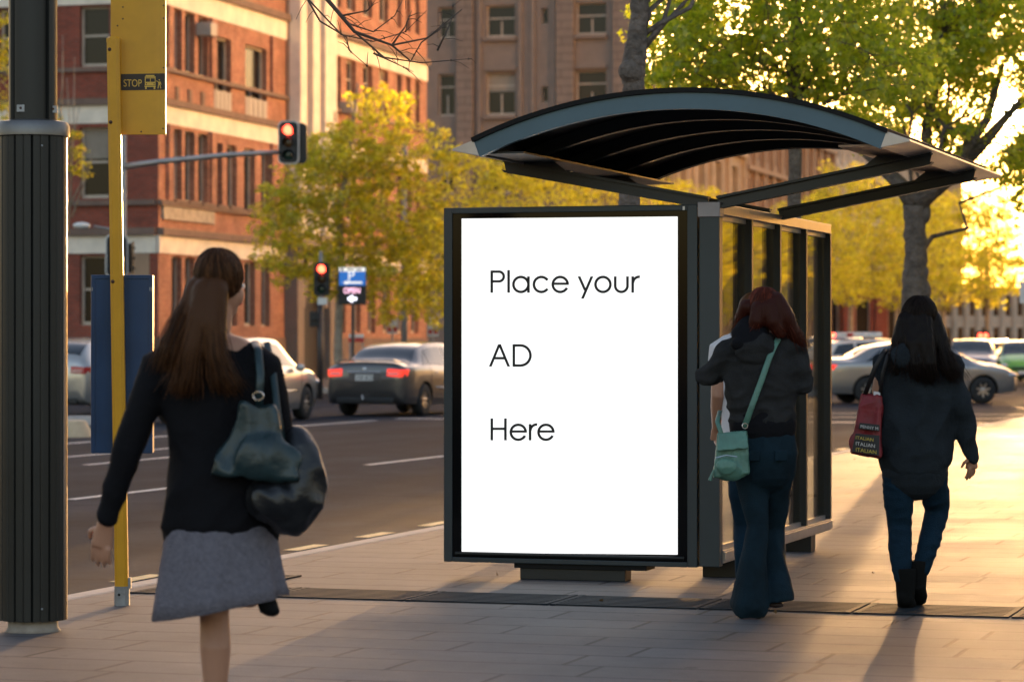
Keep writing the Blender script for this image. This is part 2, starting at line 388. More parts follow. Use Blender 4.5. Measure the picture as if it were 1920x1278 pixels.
o = grate_mesh(1.3, .35, 5).build('slot_drain', [M['grate'], M['blackm']], loc=(p[0], p[1], 0), rotz=RZ)
tag(o, 'dark slot drain in the paving beyond the glass shelter wall', 'drain')
# visible sun: a glowing ball at its real angular size, far beyond everything
sd = SUN_DIR * 4500
ms = bpy.data.materials.new('sun_surface'); ms.use_nodes = True; nt = ms.node_tree; nt.nodes.clear()
eo = nt.nodes.new("ShaderNodeOutputMaterial"); em = nt.nodes.new("ShaderNodeEmission"); em.inputs[0].default_value = (1, .80, .5, 1); em.inputs[1].default_value = 60
nt.links.new(em.outputs[0], eo.inputs[0])
o = MB().ell((0, 0, 0), (22, 22, 22), 24, 14).build('sun_disc', ms, loc=sd, smooth=True); tag(o, kind='structure')
# ------------------------------------------------------------------ bus shelter
SP = 16.22                       # s of the poster face
TC = -3.90                       # t of the glass wall and of the roof's crown
SH = thing('bus_shelter', 'dark steel and glass bus shelter with curved roof on the footpath', 'bus shelter', (0, 0, 0), RZ)
t0 = t_of(833, SP); t1 = t_of(1308, SP)
zT, zB = 2.155, 0.095
def T(px): return t_of(px, SP)
def Z(px, py): return z_of(py, depth(t_of(px, SP), SP))
# poster case: frame, door, glass border, light sheet, lettering
b = MB(); fw = .052
b.box(t0, t1, SP + .03, SP + .16, zB, zT)
b.build('poster_case', M['slate'], SH, bevel=.006)
b = MB()
b.box(t0, t0 + fw, SP - .012, SP + .03, zB, zT); b.box(t1 - .058, t1, SP - .012, SP + .03, zB, zT)
b.box(t0 + fw, t1 - .058, SP - .012, SP + .03, zT - .034, zT); b.box(t0 + fw, t1 - .058, SP - .012, SP + .03, zB, zB + .028)
fr = b.build('case_frame', M['slate'], SH, bevel=.004)
b = MB(); x0, x1, a0, a1 = t0 + fw, t1 - .058, zB + .028, zT - .034
b.box(x0, x1, SP - .002, SP + .012, a0, a1); b.build('glass_border', M['black'], SH)
b = MB(); b.tube([(x0 + .02, SP - .010, a0 + .022), (x1 - .02, SP - .010, a0 + .022)], .011, 10); b.build('bottom_trim', M['dark'], SH, smooth=True)
P4 = [(866, 1035), (1271, 1039), (1271, 406), (866, 410)]
ys = SP - .0045
b = MB(); b.add([(T(px), ys, Z(px, py)) for px, py in P4], [(0, 1, 2, 3)])
b.build('poster', M['poster'], SH)
b = MB(); b.box(T(1281), T(1285), SP - .014, SP - .0125, Z(1283, 394), Z(1283, 387)); b.build('lock_plate', M['white'], SH)
# lettering built from strokes (pixel coordinates of the photograph)
class Let:
    def __init__(s): s.b = MB(); s.k = 0
    def quad(s, P):
        s.k += 1; y = SP - .0055 - .00003 * s.k
        s.b.add([(T(px), y, Z(px, py)) for px, py in P], [(0, 1, 2, 3)])
    def ln(s, xa, ya, xb, yb, w=4.9, cut=False):
        if cut:  # horizontal-cut diagonal stroke
            dx, dy = xb - xa, yb - ya; h = w / 2 * math.hypot(dx, dy) / abs(dy)
            return s.quad([(xa - h, ya), (xa + h, ya), (xb + h, yb), (xb - h, yb)])
        dx, dy = xb - xa, yb - ya; l = math.hypot(dx, dy); nx, ny = -dy / l * w / 2, dx / l * w / 2
        s.quad([(xa + nx, ya + ny), (xa - nx, ya - ny), (xb - nx, yb - ny), (xb + nx, yb + ny)])
    def arc(s, cx, cy, r, a0, a1, w=4.9, ry=None, n=36):
        ry = ry or r; s.k += 1; y = SP - .0055 - .00003 * s.k; V = []; Fs = []
        for i in range(n + 1):
            a = R(a0 + (a1 - a0) * i / n); c, q = math.cos(a), -math.sin(a)
            V.append((cx + (r - w / 2) * c, cy + (ry - w / 2) * q)); V.append((cx + (r + w / 2) * c, cy + (ry + w / 2) * q))
            if i: Fs.append((2 * i - 2, 2 * i - 1, 2 * i + 1, 2 * i))
        s.b.add([(T(px), y, Z(px, py)) for px, py in V], Fs)
    def e(s, cx, cy): s.ln(cx - 14, cy - 1.4, cx + 15.9, cy - 1.4, 4.5); s.arc(cx, cy, 14, 0, 333)
    def r(s, x, ytop, yb): s.ln(x, ytop, x, yb); s.arc(x + 12.2, ytop + 12.5, 11.6, 180, 84)
def word(L): L.b.build('lettering', M['text'], SH)
L1 = Let(); yb = 548.7
L1.ln(922.6, 507.2, 922.6, yb); L1.ln(922, 509.2, 936, 509.2, 4.7); L1.ln(922, 527.4, 936, 527.4, 4.7); L1.arc(936, 518.3, 9.1, -90, 90, 4.8)
L1.ln(954.2, 506.2, 954.2, yb); L1.arc(977.2, 533.2, 14, 0, 360); L1.ln(991.4, 518, 991.4, yb)
L1.arc(1015.6, 533.2, 14, 35, 325); L1.e(1051, 533.2)
word(L1); L1 = Let()
L1.ln(1086.1, 518, 1097.9, 544.5, 4.8, True); L1.ln(1110.4, 518, 1092.5, 559.8, 4.8, True)
L1.arc(1131, 533.2, 14, 0, 360); L1.ln(1154, 518, 1154, 536); L1.ln(1177, 518, 1177, 536); L1.arc(1165.5, 535.6, 11.5, 180, 360)
L1.r(1186.8, 518, yb)
word(L1); L1 = Let()
yb = 687
L1.ln(937, 645, 919.8, yb, 4.8, True); L1.ln(937, 645, 954.4, yb, 4.8, True); L1.ln(928, 671.2, 946.5, 671.2, 4.7)
L1.ln(964, 645.2, 964, yb); L1.ln(963, 647.3, 977, 647.3, 4.9); L1.ln(963, 684.9, 977, 684.9, 4.9); L1.arc(976.3, 666.1, 18.8, -90, 90)
word(L1); L1 = Let()
L1.ln(922.7, 783.8, 922.7, 825); L1.ln(948.2, 783.8, 948.2, 825); L1.ln(922, 803.3, 949, 803.3, 4.7)
L1.e(972.3, 809.8); L1.r(994.4, 794.5, 825); L1.e(1024.2, 809.8)
word(L1)
# plinth
b = MB(); sp2 = SP + .03
b.box(t_of(975, sp2), t_of(1172, sp2), sp2, sp2 + .14, 0, .066); b.build('plinth', M['dark'], SH, bevel=.004)
b = MB(); b.box(t_of(966, sp2), t_of(1214, sp2), sp2 - .02, sp2 + .17, .067, .094); b.build('plinth_plate', M['blackm'], SH)
# side glass wall
S0, S1 = SP + .03, 19.42
b = MB(); b.box(t1 + .012, TC + .045, S0 - .04, S0 + .04, .10, zT - .02); b.build('corner_post', M['slate'], SH, bevel=.004)
b = MB(); b.box(t1 + .006, TC + .05, S0 - .055, S0 + .045, zT - .072, zT + .012); b.build('post_cap', M['cap'], SH, bevel=.003)
W0, W1 = TC - .01, TC + .05
b = MB(); b.box(W0, W1, S0 + .046, S1, 2.098, 2.16); b.box(W0 - .03, W0, S0 + .046, S1, 2.11, 2.155)
b.build('top_rail', M['alu'], SH, bevel=.003)
b = MB(); b.box(W0, W1, S0 + .04, S1, .115, .19); b.box(W1, W1 + .012, S0 + .04, S1, .128, .18); b.build('bottom_rail', M['alu'], SH, bevel=.003)
np_ = 4; L_ = (S1 - S0) / np_
for i in range(np_):
    sa, sb = S0 + i * L_, S0 + (i + 1) * L_
    b = MB(); b.box(W0 - .02, W1 + .004, sb - .045, sb, .19, 2.098); b.box(W0 - .055, W0 - .02, sb - .03, sb - .005, .19, 2.098)
    b.build('mullion', M['dark'], SH, bevel=.003)
    for z0_, z1_ in ((2.070, 2.0975), (.1905, .215)): MB().box(W0 + .004, W0 + .03, sa + .002, sb - .046, z0_, z1_).build('glazing_bead', M['alu'], SH)
    b = MB(); b.box(W0 + .012, W0 + .020, sa + .002, sb - .046, .216, 2.069); b.build('glass_pane', M['glass'], SH)
for q in (S0 + .55, S0 + 1.8, S1 - .45):
    MB().box(W0 - .17, W1 - .03, q - .07, q + .07, 0, .114).build('foot', M['dark'], SH, bevel=.003)
# roof
M['plate_lit'] = mat('sunlit_plate', (.20, .13, .09), .4, .6, .15, 3)  # warm sunlight on the right eave plate, put into its colour
RF, RL = 15.38, 3.45; HW, APEX, END = 1.15, 2.72, 2.475
rise = APEX - END; RR = (HW * HW + rise * rise) / (2 * rise)
def arcz(x): return APEX - RR + math.sqrt(RR * RR - x * x)
def arcband(b, s0, s1, top, bot, hw=HW, n=40):
    V = []; Fs = []
    for i in range(n + 1):
        x = -hw + 2 * hw * i / n; z = arcz(x)
        nx, nz_ = x / RR, math.sqrt(1 - (x / RR) ** 2)
        for s_ in (s0, s1):
            V.append((TC + x + nx * top, s_, z + nz_ * top)); V.append((TC + x + nx * bot, s_, z + nz_ * bot))
        if i:
            a = 4 * (i - 1); c = 4 * i
            Fs += [(a, c, c + 2, a + 2), (a + 1, a + 3, c + 3, c + 1), (a, a + 1, c + 1, c), (a + 2, c + 2, c + 3, a + 3)]
    Fs += [(0, 2, 3, 1), (4 * n, 4 * n + 1, 4 * n + 3, 4 * n + 2)]
    return b.add(V, Fs)
for i in range(5):
    s_ = RF + i * RL / 4.05
    if i == 0: arcband(MB(), s_, s_ + .05, 0, -.088).build('fascia', M['fascia'], SH, smooth='auto')
    else:
        arcband(MB(), s_, s_ + .04, 0, -.078).build('roof_rib', M['dark'], SH, smooth='auto')
        arcband(MB(), s_ - .012, s_ + .052, -.0785, -.084, HW - .01).build('rib_edge', M['slate'], SH, smooth='auto')
arcband(MB(), RF - .02, RF + RL + .02, .026, .001, HW + .0).build('roof_sheet', M['blackm'], SH, smooth='auto')
arcband(MB(), RF + .051, RF + RL - .02, -.002, -.012, HW - .02).build('soffit', M['blackm'], SH, smooth='auto')
arcband(MB(), RF + RL - .02, RF + RL + .0, 0, -.088).build('rear_fascia', M['dark'], SH, smooth='auto')
for sg in (-1, 1):
    # eave gutter: a wedge running the roof's length
    e0 = TC + sg * (HW - .012)
    prof = [(e0 + sg * .01, END + .012), (e0 - sg * .022, END - .075), (TC + sg * (HW + .125), END - .045), (TC + sg * (HW + .120), END - .033)]
    if sg < 0: prof = prof[::-1]
    b = MB(); b.prism(prof, lambda x, z: (x, RF - .005, z), lambda x, z: (x, RF + RL, z)); b.build('eave_gutter', M['alu'], SH, bevel=.002)
    b = MB(); b.box(min(e0 - sg * .03, e0 - sg * .26), max(e0 - sg * .03, e0 - sg * .26), RF + .06, RF + RL - .03, END - .062, END - .052); b.build('eave_plate', M['plate_lit'] if sg > 0 else M['dark'], SH)  # right plate takes the sunlit colour, left the dark one for shade
for k, sa in enumerate((SP + .03, SP + 1.66)):
    for sg in (-1, 1):
        A = Vector((TC + sg * .03, sa, 2.165)); Bv = Vector((TC + sg * 1.25, sa, 2.395))
        b = MB(); d = (Bv - A).normalized(); up = Vector((-d.z * 1, 0, abs(d.x))) if sg > 0 else Vector((-d.z, 0, abs(d.x)))
        up = Vector((0, 1, 0)).cross(d) * (-sg); up.normalize()
        if up.z < 0: up = -up
        for (h0, h1, w) in ((-.036, -.022, .075), (.022, .036, .075), (-.023, .023, .018)):
            a0, a1_ = A + up * h0, A + up * h1; b0, b1 = Bv + up * h0 - d * .02 * (1 if h0 < 0 else 0), Bv + up * h1
            y = Vector((0, w / 2, 0))
            P = [a0 - y, b0 - y, b0 + y, a0 + y, a1_ - y, b1 - y, b1 + y, a1_ + y]
            b.hexa(P)
        ar = b.build('support_arm', M['dark'], SH)
        b = MB(); x_ = [TC + sg * q for q in (.86, 1.22, 1.19, .97)]
        zz = [2.165 + .0 + (.86 - .03) * .1885 + .03, 2.395 + .022, END - .058, END - .058 + .02]
        P0 = [(x_[i], sa - .012, zz[i]) for i in range(4)]; P1 = [(x_[i], sa + .012, zz[i]) for i in range(4)]
        b.add(P0 + P1, [(0, 1, 2, 3), (7, 6, 5, 4), (0, 4, 5, 1), (1, 5, 6, 2), (2, 6, 7, 3), (3, 7, 4, 0)]); b.build('gusset', M['dark'], SH)
        if k == 0 or sg > 0:
            pass
# ------------------------------------------------------------------ buildings
M['brick'] = brick_mat('red_brick', (.32, .055, .026), (.21, .038, .020), (.20, .12, .09))
M['brick_lit'] = brick_mat('sunlit_red_brick', (.42, .165, .098), (.29, .09, .052), (.38, .26, .18), var=.35)  # the red brick again, lightened in colour for sun on the street front
M['cream'] = mat('cream_render', (.82, .74, .62), .8, 0, .16, 1.2, .15, 12)
M['string'] = mat('brown_stone_string', (.20, .135, .105), .85, 0, .2, 3)
M['tan'] = brick_mat('tan_ashlar', (.23, .18, .148), (.20, .158, .13), (.11, .085, .07), 1.6, .46, 'xz', .85, .025, .14)
M['tansm'] = mat('tan_stone', (.22, .175, .145), .85, 0, .12, 1.5)
M['stone2'] = mat('pale_gold_stone', (.50, .375, .25), .85, 0, .18, 1.0)
M['stone3'] = mat('warm_brown_stone', (.38, .25, .16), .85, 0, .18, 1.0)
M['stone4'] = mat('pale_limestone', (.62, .52, .40), .85, 0, .18, 1.0)
M['wframe'] = mat('cream_window_paint', (.55, .47, .38), .6, 0, .15, 4)
M['pane'] = mat('dark_window_glass', (.016, .013, .011), .16, 0, 0, spec=.28)
M['panel'] = mat('grey_spandrel_sheet', (.42, .38, .34), .6, 0, .1, 3)
M['door'] = mat('dark_door', (.03, .022, .018), .6)
M['carving'] = mat('carved_stone', (.42, .36, .28), .85, 0, .35, 5, .8, 9)

TB = math.atan((2450 - CX) / F)           # direction of the far row's street front
SB, CB = math.sin(TB), math.cos(TB)
DC = 95.0; PX0 = (297 - CX) / F * DC
def L_of(px):
    k = (px - CX) / F
    return (PX0 - k * DC) / (k * CB - SB)
def ZB(py): return HC + (CY - py) * DC / F
brs = random.Random(77)
M['blind'] = mat('pale_blind', (.30, .26, .21), .8, 0, .1, 3)
def facade(root, name, mt, openings, a0, a1, z0, z1, depth_=.28, frame=True, ax='u', off=0.0, wname='window', sash=True):
    """wall with real openings. ax 'u': local y runs along the street front (outside = +x); 'f': local -x runs along the cross front (outside = -y)"""
    As = sorted({a0, a1, *[o[0] for o in openings], *[o[1] for o in openings]}); Zs = sorted({z0, z1, *[o[2] for o in openings], *[o[3] for o in openings]})
    def P(a, dd, z): return (off - dd, a, z) if ax == 'u' else (-a, -off + dd, z)
    b = MB()
    for i in range(len(As) - 1):
        for j in range(len(Zs) - 1):
            ca, cz = (As[i] + As[i + 1]) / 2, (Zs[j] + Zs[j + 1]) / 2
            if any(o[0] < ca < o[1] and o[2] < cz < o[3] for o in openings): continue
            b.add([P(As[i], 0, Zs[j]), P(As[i + 1], 0, Zs[j]), P(As[i + 1], 0, Zs[j + 1]), P(As[i], 0, Zs[j + 1])], [(0, 1, 2, 3)])
    for o in openings:
        x0, x1, y0, y1 = o[:4]; C = [(x0, y0), (x1, y0), (x1, y1), (x0, y1)]
        for k in range(4):
            p, q = C[k], C[(k + 1) % 4]
            b.add([P(p[0], 0, p[1]), P(q[0], 0, q[1]), P(q[0], depth_, q[1]), P(p[0], depth_, p[1])], [(0, 1, 2, 3)])
    w = b.build(name, mt, root)
    for o in openings:
        x0, x1, y0, y1 = o[:4]; st = o[4] if len(o) > 4 else 'sash'
        if st == 'none': continue
        f = .07 if (x1 - x0) > .9 else .04
        fb = MB()
        def bx(u0, u1, v0, v1, d0, d1):
            p, q = P(u0, d0, v0), P(u1, d1, v1)
            fb.box(min(p[0], q[0]), max(p[0], q[0]), min(p[1], q[1]), max(p[1], q[1]), v0, v1)
        bx(x0, x0 + f, y0, y1, depth_ - .09, depth_ - .004); bx(x1 - f, x1, y0, y1, depth_ - .09, depth_ - .004)
        bx(x0 + f, x1 - f, y1 - f, y1, depth_ - .09, depth_ - .004); bx(x0 + f, x1 - f, y0, y0 + f * 1.6, depth_ - .09, depth_ - .004)
        if st in ('sash', 'panel'): bx(x0 + f, x1 - f, (y0 + y1) / 2, (y0 + y1) / 2 + f, depth_ - .08, depth_ - .004)
        if st == 'double' or st == 'panel': bx((x0 + x1) / 2 - f / 2, (x0 + x1) / 2 + f / 2, y0 + f * 1.7, (y1 + y0) / 2, depth_ - .085, depth_ - .004)
        if st == 'double': bx(x0 + f, x1 - f, y1 - .75, y1 - .75 + f, depth_ - .078, depth_ - .004)
        wi = fb.build(wname, M['wframe'], root)
        pb = MB(); p, q = P(x0 + .005, depth_ - .02, 0), P(x1 - .005, depth_ + .01, 0)
        pb.box(min(p[0], q[0]), max(p[0], q[0]), min(p[1], q[1]), max(p[1], q[1]), y0 + .005, y1 - .005)
        pb.build('pane', M['pane'], wi)
        if st in ('sash', 'double') and brs.random() < .45:
            bh = (y1 - y0) * brs.choice((.25, .4, .55)); bl2 = MB(); p, q = P(x0 + f + .01, depth_ - .032, 0), P(x1 - f - .01, depth_ - .022, 0)
            bl2.box(min(p[0], q[0]), max(p[0], q[0]), min(p[1], q[1]), max(p[1], q[1]), y1 - f - .01 - bh, y1 - f - .01); bl2.build('blind', M['blind'], wi)
        if st == 'panel':
            sb_ = MB(); h = (y1 - y0) * .38
            for k in range(9):
                u = x0 + (x1 - x0) * k / 9
                p, q = P(u + .01, -.02 - .02 * (k % 2), 0), P(u + (x1 - x0) / 9, .06, 0)
                sb_.box(min(p[0], q[0]), max(p[0], q[0]), min(p[1], q[1]), max(p[1], q[1]), y0 - .02, y0 + h)
            sb_.build('balcony_panel', M['panel'], root)
    return w
def band(root, name, mt, a0, a1, z0, z1, d, ax='u', off=0.0, inn=.02):
    b = MB()
    if ax == 'u': b.box(off - inn, off + d, a0, a1, z0, z1)
    else: b.box(-a1, -a0, -off - d, -off + inn, z0, z1)
    return b.build(name, mt, root)

# ---- red brick corner block
RB = thing('brick_building', 'red brick corner office block with cream bands across the intersection', 'building', (PX0, DC, 0), -TB)
zt = 17.0; LE = L_of(800)
g0, g1 = 1.9, ZB(478); f20, f21 = ZB(370), ZB(236); f30, f31 = ZB(122), ZB(8); f40, f41 = 14.2, 16.2
rows = ((f20, f21), (f30, f31), (f40, f41))
op = []
for (pa, pb) in ((322, 341), (347, 365), (372, 390)):
    for (a, b_) in rows + ((g0, g1),): op.append((L_of(pa), L_of(pb), a, b_, 'plain'))
for (pa, pb) in ((401, 433), (460, 500)): op.append((L_of(pa), L_of(pb), f30 - 1.5, f31 - .5, 'panel'))
for (pa, pb) in ((402, 417), (426, 444), (458, 478), (490, 506)):
    for (a, b_) in ((f20 - .1, f21 - .2), (g0, g1)): op.append((L_of(pa), L_of(pb), a, b_, 'plain'))
for pa in (622, 650, 681, 711):
    for (a, b_) in ((f20, f21), (f30 - .2, f31), (f40, f41)): op.append((L_of(pa), L_of(pa + 17), a, b_, 'double'))
for pa in (744, 761, 778):
    for (a, b_) in ((f20, f21), (f30, f31), (f40, f41)): op.append((L_of(pa), L_of(pa + 9), a, b_, 'plain'))
for pa in (605, 634, 662, 690, 718, 745, 771): op.append((L_of(pa), L_of(pa + 14), g0 - .2, g1 - .3, 'plain'))
facade(RB, 'street_wall', M['brick_lit'], op, .0, LE, -.1, zt)
opf = []
ppm = F / DC
for c in (168, 3, -165):
    a = (297 - c) / ppm; w = .52
    for (p_, q_) in ((f30, f31), (f20, f21), (f40, f41)): opf.append((a - w, a + w, p_, q_, 'sash'))
    opf.append((a - w, a + w, g0, g1, 'sash'))
facade(RB, 'cross_wall', M['brick'], opf, 0, 14, -.1, zt, ax='f')
LE2 = LE + .001
for ax, a1_ in (('u', LE), ('f', 14)):
    a0_ = 0.06 if ax == 'f' else -.06
    band(RB, 'ground_band', M['cream'], a0_, a1_, ZB(474), ZB(441), .06, ax)
    band(RB, 'cornice', M['string'], a0_, a1_, ZB(440.5), ZB(427), .20, ax)
    band(RB, 'sill_course', M['string'], a0_, a1_, ZB(384), ZB(374), .16, ax)
    band(RB, 'middle_band', M['cream'], a0_, a1_, ZB(229), ZB(195), .05, ax)
    band(RB, 'middle_cornice', M['string'], a0_, a1_, ZB(194.5), ZB(182), .18, ax)
    band(RB, 'upper_sill_course', M['string'], a0_, a1_, ZB(132), ZB(124), .14, ax)
    band(RB, 'upper_band', M['cream'], a0_, a1_, ZB(5), ZB(-34), .05, ax)
    band(RB, 'upper_cornice', M['string'], a0_, a1_, ZB(-34.5), ZB(-48), .2, ax)
    band(RB, 'base_course', M['string'], a0_, a1_, -.1, 1.5, .08, ax)
    band(RB, 'parapet', M['cream'], a0_, a1_, zt - .001, zt + .7, .1, ax, inn=.3)
for a in [L_of(x) for x in (310, 316)]: pass
band(RB, 'corner_pilaster', M['stone3'], 0.3, 1.0, 1.51, ZB(475), .035, 'f')
band(RB, 'carved_panel', M['carving'], L_of(302), L_of(398), ZB(410), ZB(385), .10)
for (pa, pb) in ((311, 320), (392, 401), (506, 512)):
    for (y_a, y_b) in ((ZB(373), ZB(230)), (ZB(123), ZB(6))): band(RB, 'brick_pier', M['brick_lit'], L_of(pa), L_of(pb), y_a, y_b, .12)
for k in range(3):
    q = L_of(331 + 24 * k); MB().box(-.02, .05, q - .14, q + .14, ZB(180), ZB(155)).build('vent_slot', M['string'], RB)
for (pa, pb) in ((323, 341), (348, 366), (373, 391), (402, 417), (426, 444), (458, 478), (490, 506)):
    band(RB, 'window_sill', M['string'], L_of(pa) - .1, L_of(pb) + .1, f20 - .12, f20 - .001, .2)
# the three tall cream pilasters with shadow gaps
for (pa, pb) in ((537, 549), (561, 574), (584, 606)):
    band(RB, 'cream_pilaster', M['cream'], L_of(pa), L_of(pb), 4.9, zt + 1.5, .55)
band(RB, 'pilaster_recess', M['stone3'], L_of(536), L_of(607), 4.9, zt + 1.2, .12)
for (pa, pb) in ((534, 546), (596, 608)): band(RB, 'stone_pier', M['tansm'], L_of(pa), L_of(pb), -.1, 4.7, .5)
band(RB, 'entrance_lintel', M['tansm'], L_of(532), L_of(610), 4.701, 5.3, .6)
b = MB(); a0_, a1_ = L_of(546.2), L_of(595.8); cy_, r_ = (a0_ + a1_) / 2, (a1_ - a0_) / 2
V = []; n_ = 16
for i in range(n_ + 1):
    a = math.pi * i / n_; V += [(.42, cy_ + r_ * math.cos(a) * .75, 2.6 + r_ * math.sin(a) * .75), (.42, cy_ + r_ * math.cos(a), min(4.69, 2.6 + 2.1 * math.sin(a) + .01))]
b.add(V, [(2 * i, 2 * i + 1, 2 * i + 3, 2 * i + 2) for i in range(n_)]); b.build('entrance_arch', M['tansm'], RB)
b = MB(); b.box(.03, .10, a0_, a1_, -.1, 4.7); b.build('entrance_door', M['door'], RB)
for px_, z_ in ((373, ZB(35)), (640, ZB(120)), (603, ZB(150))):
    q = L_of(px_); MB().box(.01, .55, q - .3, q + .3, z_ - .22, z_ + .22).build('air_conditioner', M['panel'], RB, bevel=.02)
MB().box(-14, -.01, .01, LE - .01, zt - .4, zt - .1).build('roof', M['string'], RB)
band(RB, 'end_wall', M['brick'], 0, 14, -.1, zt, .0, 'f', off=-LE, inn=-.0) if False else MB().box(-14, -.02, LE - .25, LE, -.1, zt - .5).build('end_wall', M['brick'], RB)
MB().box(-14.2, -14, 0, LE, -.1, zt - .5).build('back_wall', M['brick'], RB)

# ---- tan stone block behind
LT = L_of(1200); pt = Vector((PX0 + SB * LT, DC + CB * LT, 0)); dT = pt.y; pm = F / dT
def ZT(py): return HC + (CY - py) * dT / F
TN = thing('stone_office_block', 'shaded tan stone office block behind the red brick building', 'building', pt, -TB)
fa = lambda px: (1200 - px) / pm
opt = []
rws = [(62, 2), (210, 130), (358, 278), (500, 425), (-86, -146), (-234, -294)]
for (yb_, yt_) in rws:
    for (pa, pb) in ((900, 957), (1076, 1135), (805, 838)): opt.append((fa(pb), fa(pa), ZT(yb_), ZT(yt_), 'double'))
    opt.append((fa(1022), fa(1009), ZT(yb_ - 22), ZT(yb_ - 52), 'plain'))
ztt = ZT(-330)
facade(TN, 'front_wall', M['tansm'], opt, 0, fa(770), -.1, ztt, ax='f', depth_=.4)
for (pa, pb) in ((845, 876), (1040, 1074), (1150, 1198)): band(TN, 'rusticated_pier', M['tan'], fa(pb), fa(pa), -.1, ztt, .35, 'f')
for pa in (885, 965, 990, 1030): band(TN, 'thin_pilaster', M['tansm'], fa(pa + 7), fa(pa), 3, ztt, .18, 'f')
for (yb_, yt_) in rws:
    for (pa, pb) in ((897, 961), (1075, 1137)):
        band(TN, 'sill', M['tansm'], fa(pb), fa(pa), ZT(yb_ + 8), ZT(yb_ + 1), .3, 'f'); band(TN, 'apron_moulding', M['tansm'], fa(pb), fa(pa), ZT(yb_ + 64), ZT(yb_ + 58), .2, 'f')
band(TN, 'floor_cornice', M['tansm'], -.3, fa(770), ZT(420), ZT(404), .6, 'f')
LT2 = L_of(1262) - LT
opt2 = [(LT2 * (k + .2) / 2, LT2 * (k + .8) / 2, ZT(y0), ZT(y0 - 70), 'double') for k in range(2) for y0 in (500, 358, 210)]
facade(TN, 'street_wall', M['tansm'], opt2, 0, LT2, -.1, 13.5, depth_=.4)
MB().box(-20, -.1, .1, LT2 - .1, ztt - 1, ztt - .5).build('roof', M['tansm'], TN)
MB().box(-20, -.1, LT2 - .4, LT2, -.1, 13.4).build('end_wall', M['tansm'], TN)

# ---- row of lower street fronts running away to the right
def block(name, label, pa, pb, top_px, mt, nw, floors, kind='double', cols=None, cor=True, setb=0.0):
    La, Lb = L_of(pa), L_of(pb); p = Vector((PX0 + SB * La + CB * setb, DC + CB * La - SB * setb, 0)); zt_ = HC + (CY - top_px) * p.y / F
    r = thing(name, label, 'building', p, -TB); L = Lb - La; o = []
    fh = (zt_ - .8) / floors
    for fl in range(floors):
        for k in range(nw):
            o.append((L * (k + .27) / nw, L * (k + .73) / nw, fl * fh + fh * .25, fl * fh + fh * .82, kind))
    facade(r, 'street_wall', mt, o, 0, L, -.1, zt_, depth_=.5)
    of = [(1.2 + 3.2 * k, 2.6 + 3.2 * k, fl * fh + fh * .25, fl * fh + fh * .8, kind) for fl in range(floors) for k in range(3)]
    facade(r, 'cross_wall', mt, of, 0, 12, -.1, zt_, ax='f', depth_=.4)
    for fl in range(1, floors + 1):
        band(r, 'cornice', mt, -.3, L, fl * fh - .12, fl * fh + .2, .45)
        band(r, 'cross_cornice', mt, .31, 12, fl * fh - .12, fl * fh + .2, .3, 'f')
    for k in range(nw + 1):
        a = L * k / nw; band(r, 'pilaster', mt, max(0.01, a - .35), min(L, a + .35), -.1, zt_ - .9, .28)
    MB().box(-12, -.6, .6, L - .1, zt_ - .3, zt_ - .05).build('roof', mt, r)
    return r
block('balcony_building', 'pale stone building with balcony seen under the shelter roof', 1262, 1392, 225, M['stone2'], 4, 3)
block('bracketed_building', 'warm brown stone building with bracketed cornice beside the slender tree trunk', 1394, 1560, 200, M['stone3'], 11, 5)
block('limestone_building', 'pale limestone building behind the golden tree row', 1562, 1700, 205, M['stone4'], 10, 5)
block('far_stone_building', 'farthest stone building of the row at the street end', 1702, 1800, 255, M['stone2'], 12, 4)
# small red brick building with arches, and end buildings of the vista
def vista(name, label, px, py_top, d, w, mt, n, fl, arch=False, dp=10):
    x = (px - CX) / F * d; zt_ = z_of(py_top, d)
    r = thing(name, label, 'building', (x, d, 0), 0)
    fh = zt_ / fl; o = [(-w / 2 + w * (k + .28) / n, -w / 2 + w * (k + .72) / n, f * fh + fh * .2, f * fh + fh * .85, 'plain') for k in range(n) for f in range(fl)]
    o = [(-b_, -a_, c, e, s_) for a_, b_, c, e, s_ in o]
    facade(r, 'front_wall', mt, o, -w / 2, w / 2, -.1, zt_, ax='f', depth_=.4)
    b = MB()
    for k in range(n + 1):
        xx = -w / 2 + w * k / n; b.box(xx - w / n * .11, xx + w / n * .11, -.25, -.003, -.1, zt_ - .3)
    b.build('fins', mt, r); MB().box(-w / 2 - .3, w / 2 + .3, -.5, dp, zt_, zt_ + .4).build('roof', mt, r)
    MB().box(-w / 2, w / 2, .6, dp, -.1, zt_ - .01).build('body', mt, r)
    return r
vista('brick_hall', 'small red brick hall with arched openings behind the parked vehicles', 1648, 540, 190, 4.2, M['brick'], 2, 1, dp=4)
vista('pillared_building', 'grey brown pillared frontage beside the glass shelter wall', 1585, 505, 200, 3.6, M['stone3'], 5, 1, dp=4)
vista('white_finned_building', 'white building with tall thin window fins at right edge', 1868, 545, 300, 11, M['stone4'], 9, 2)
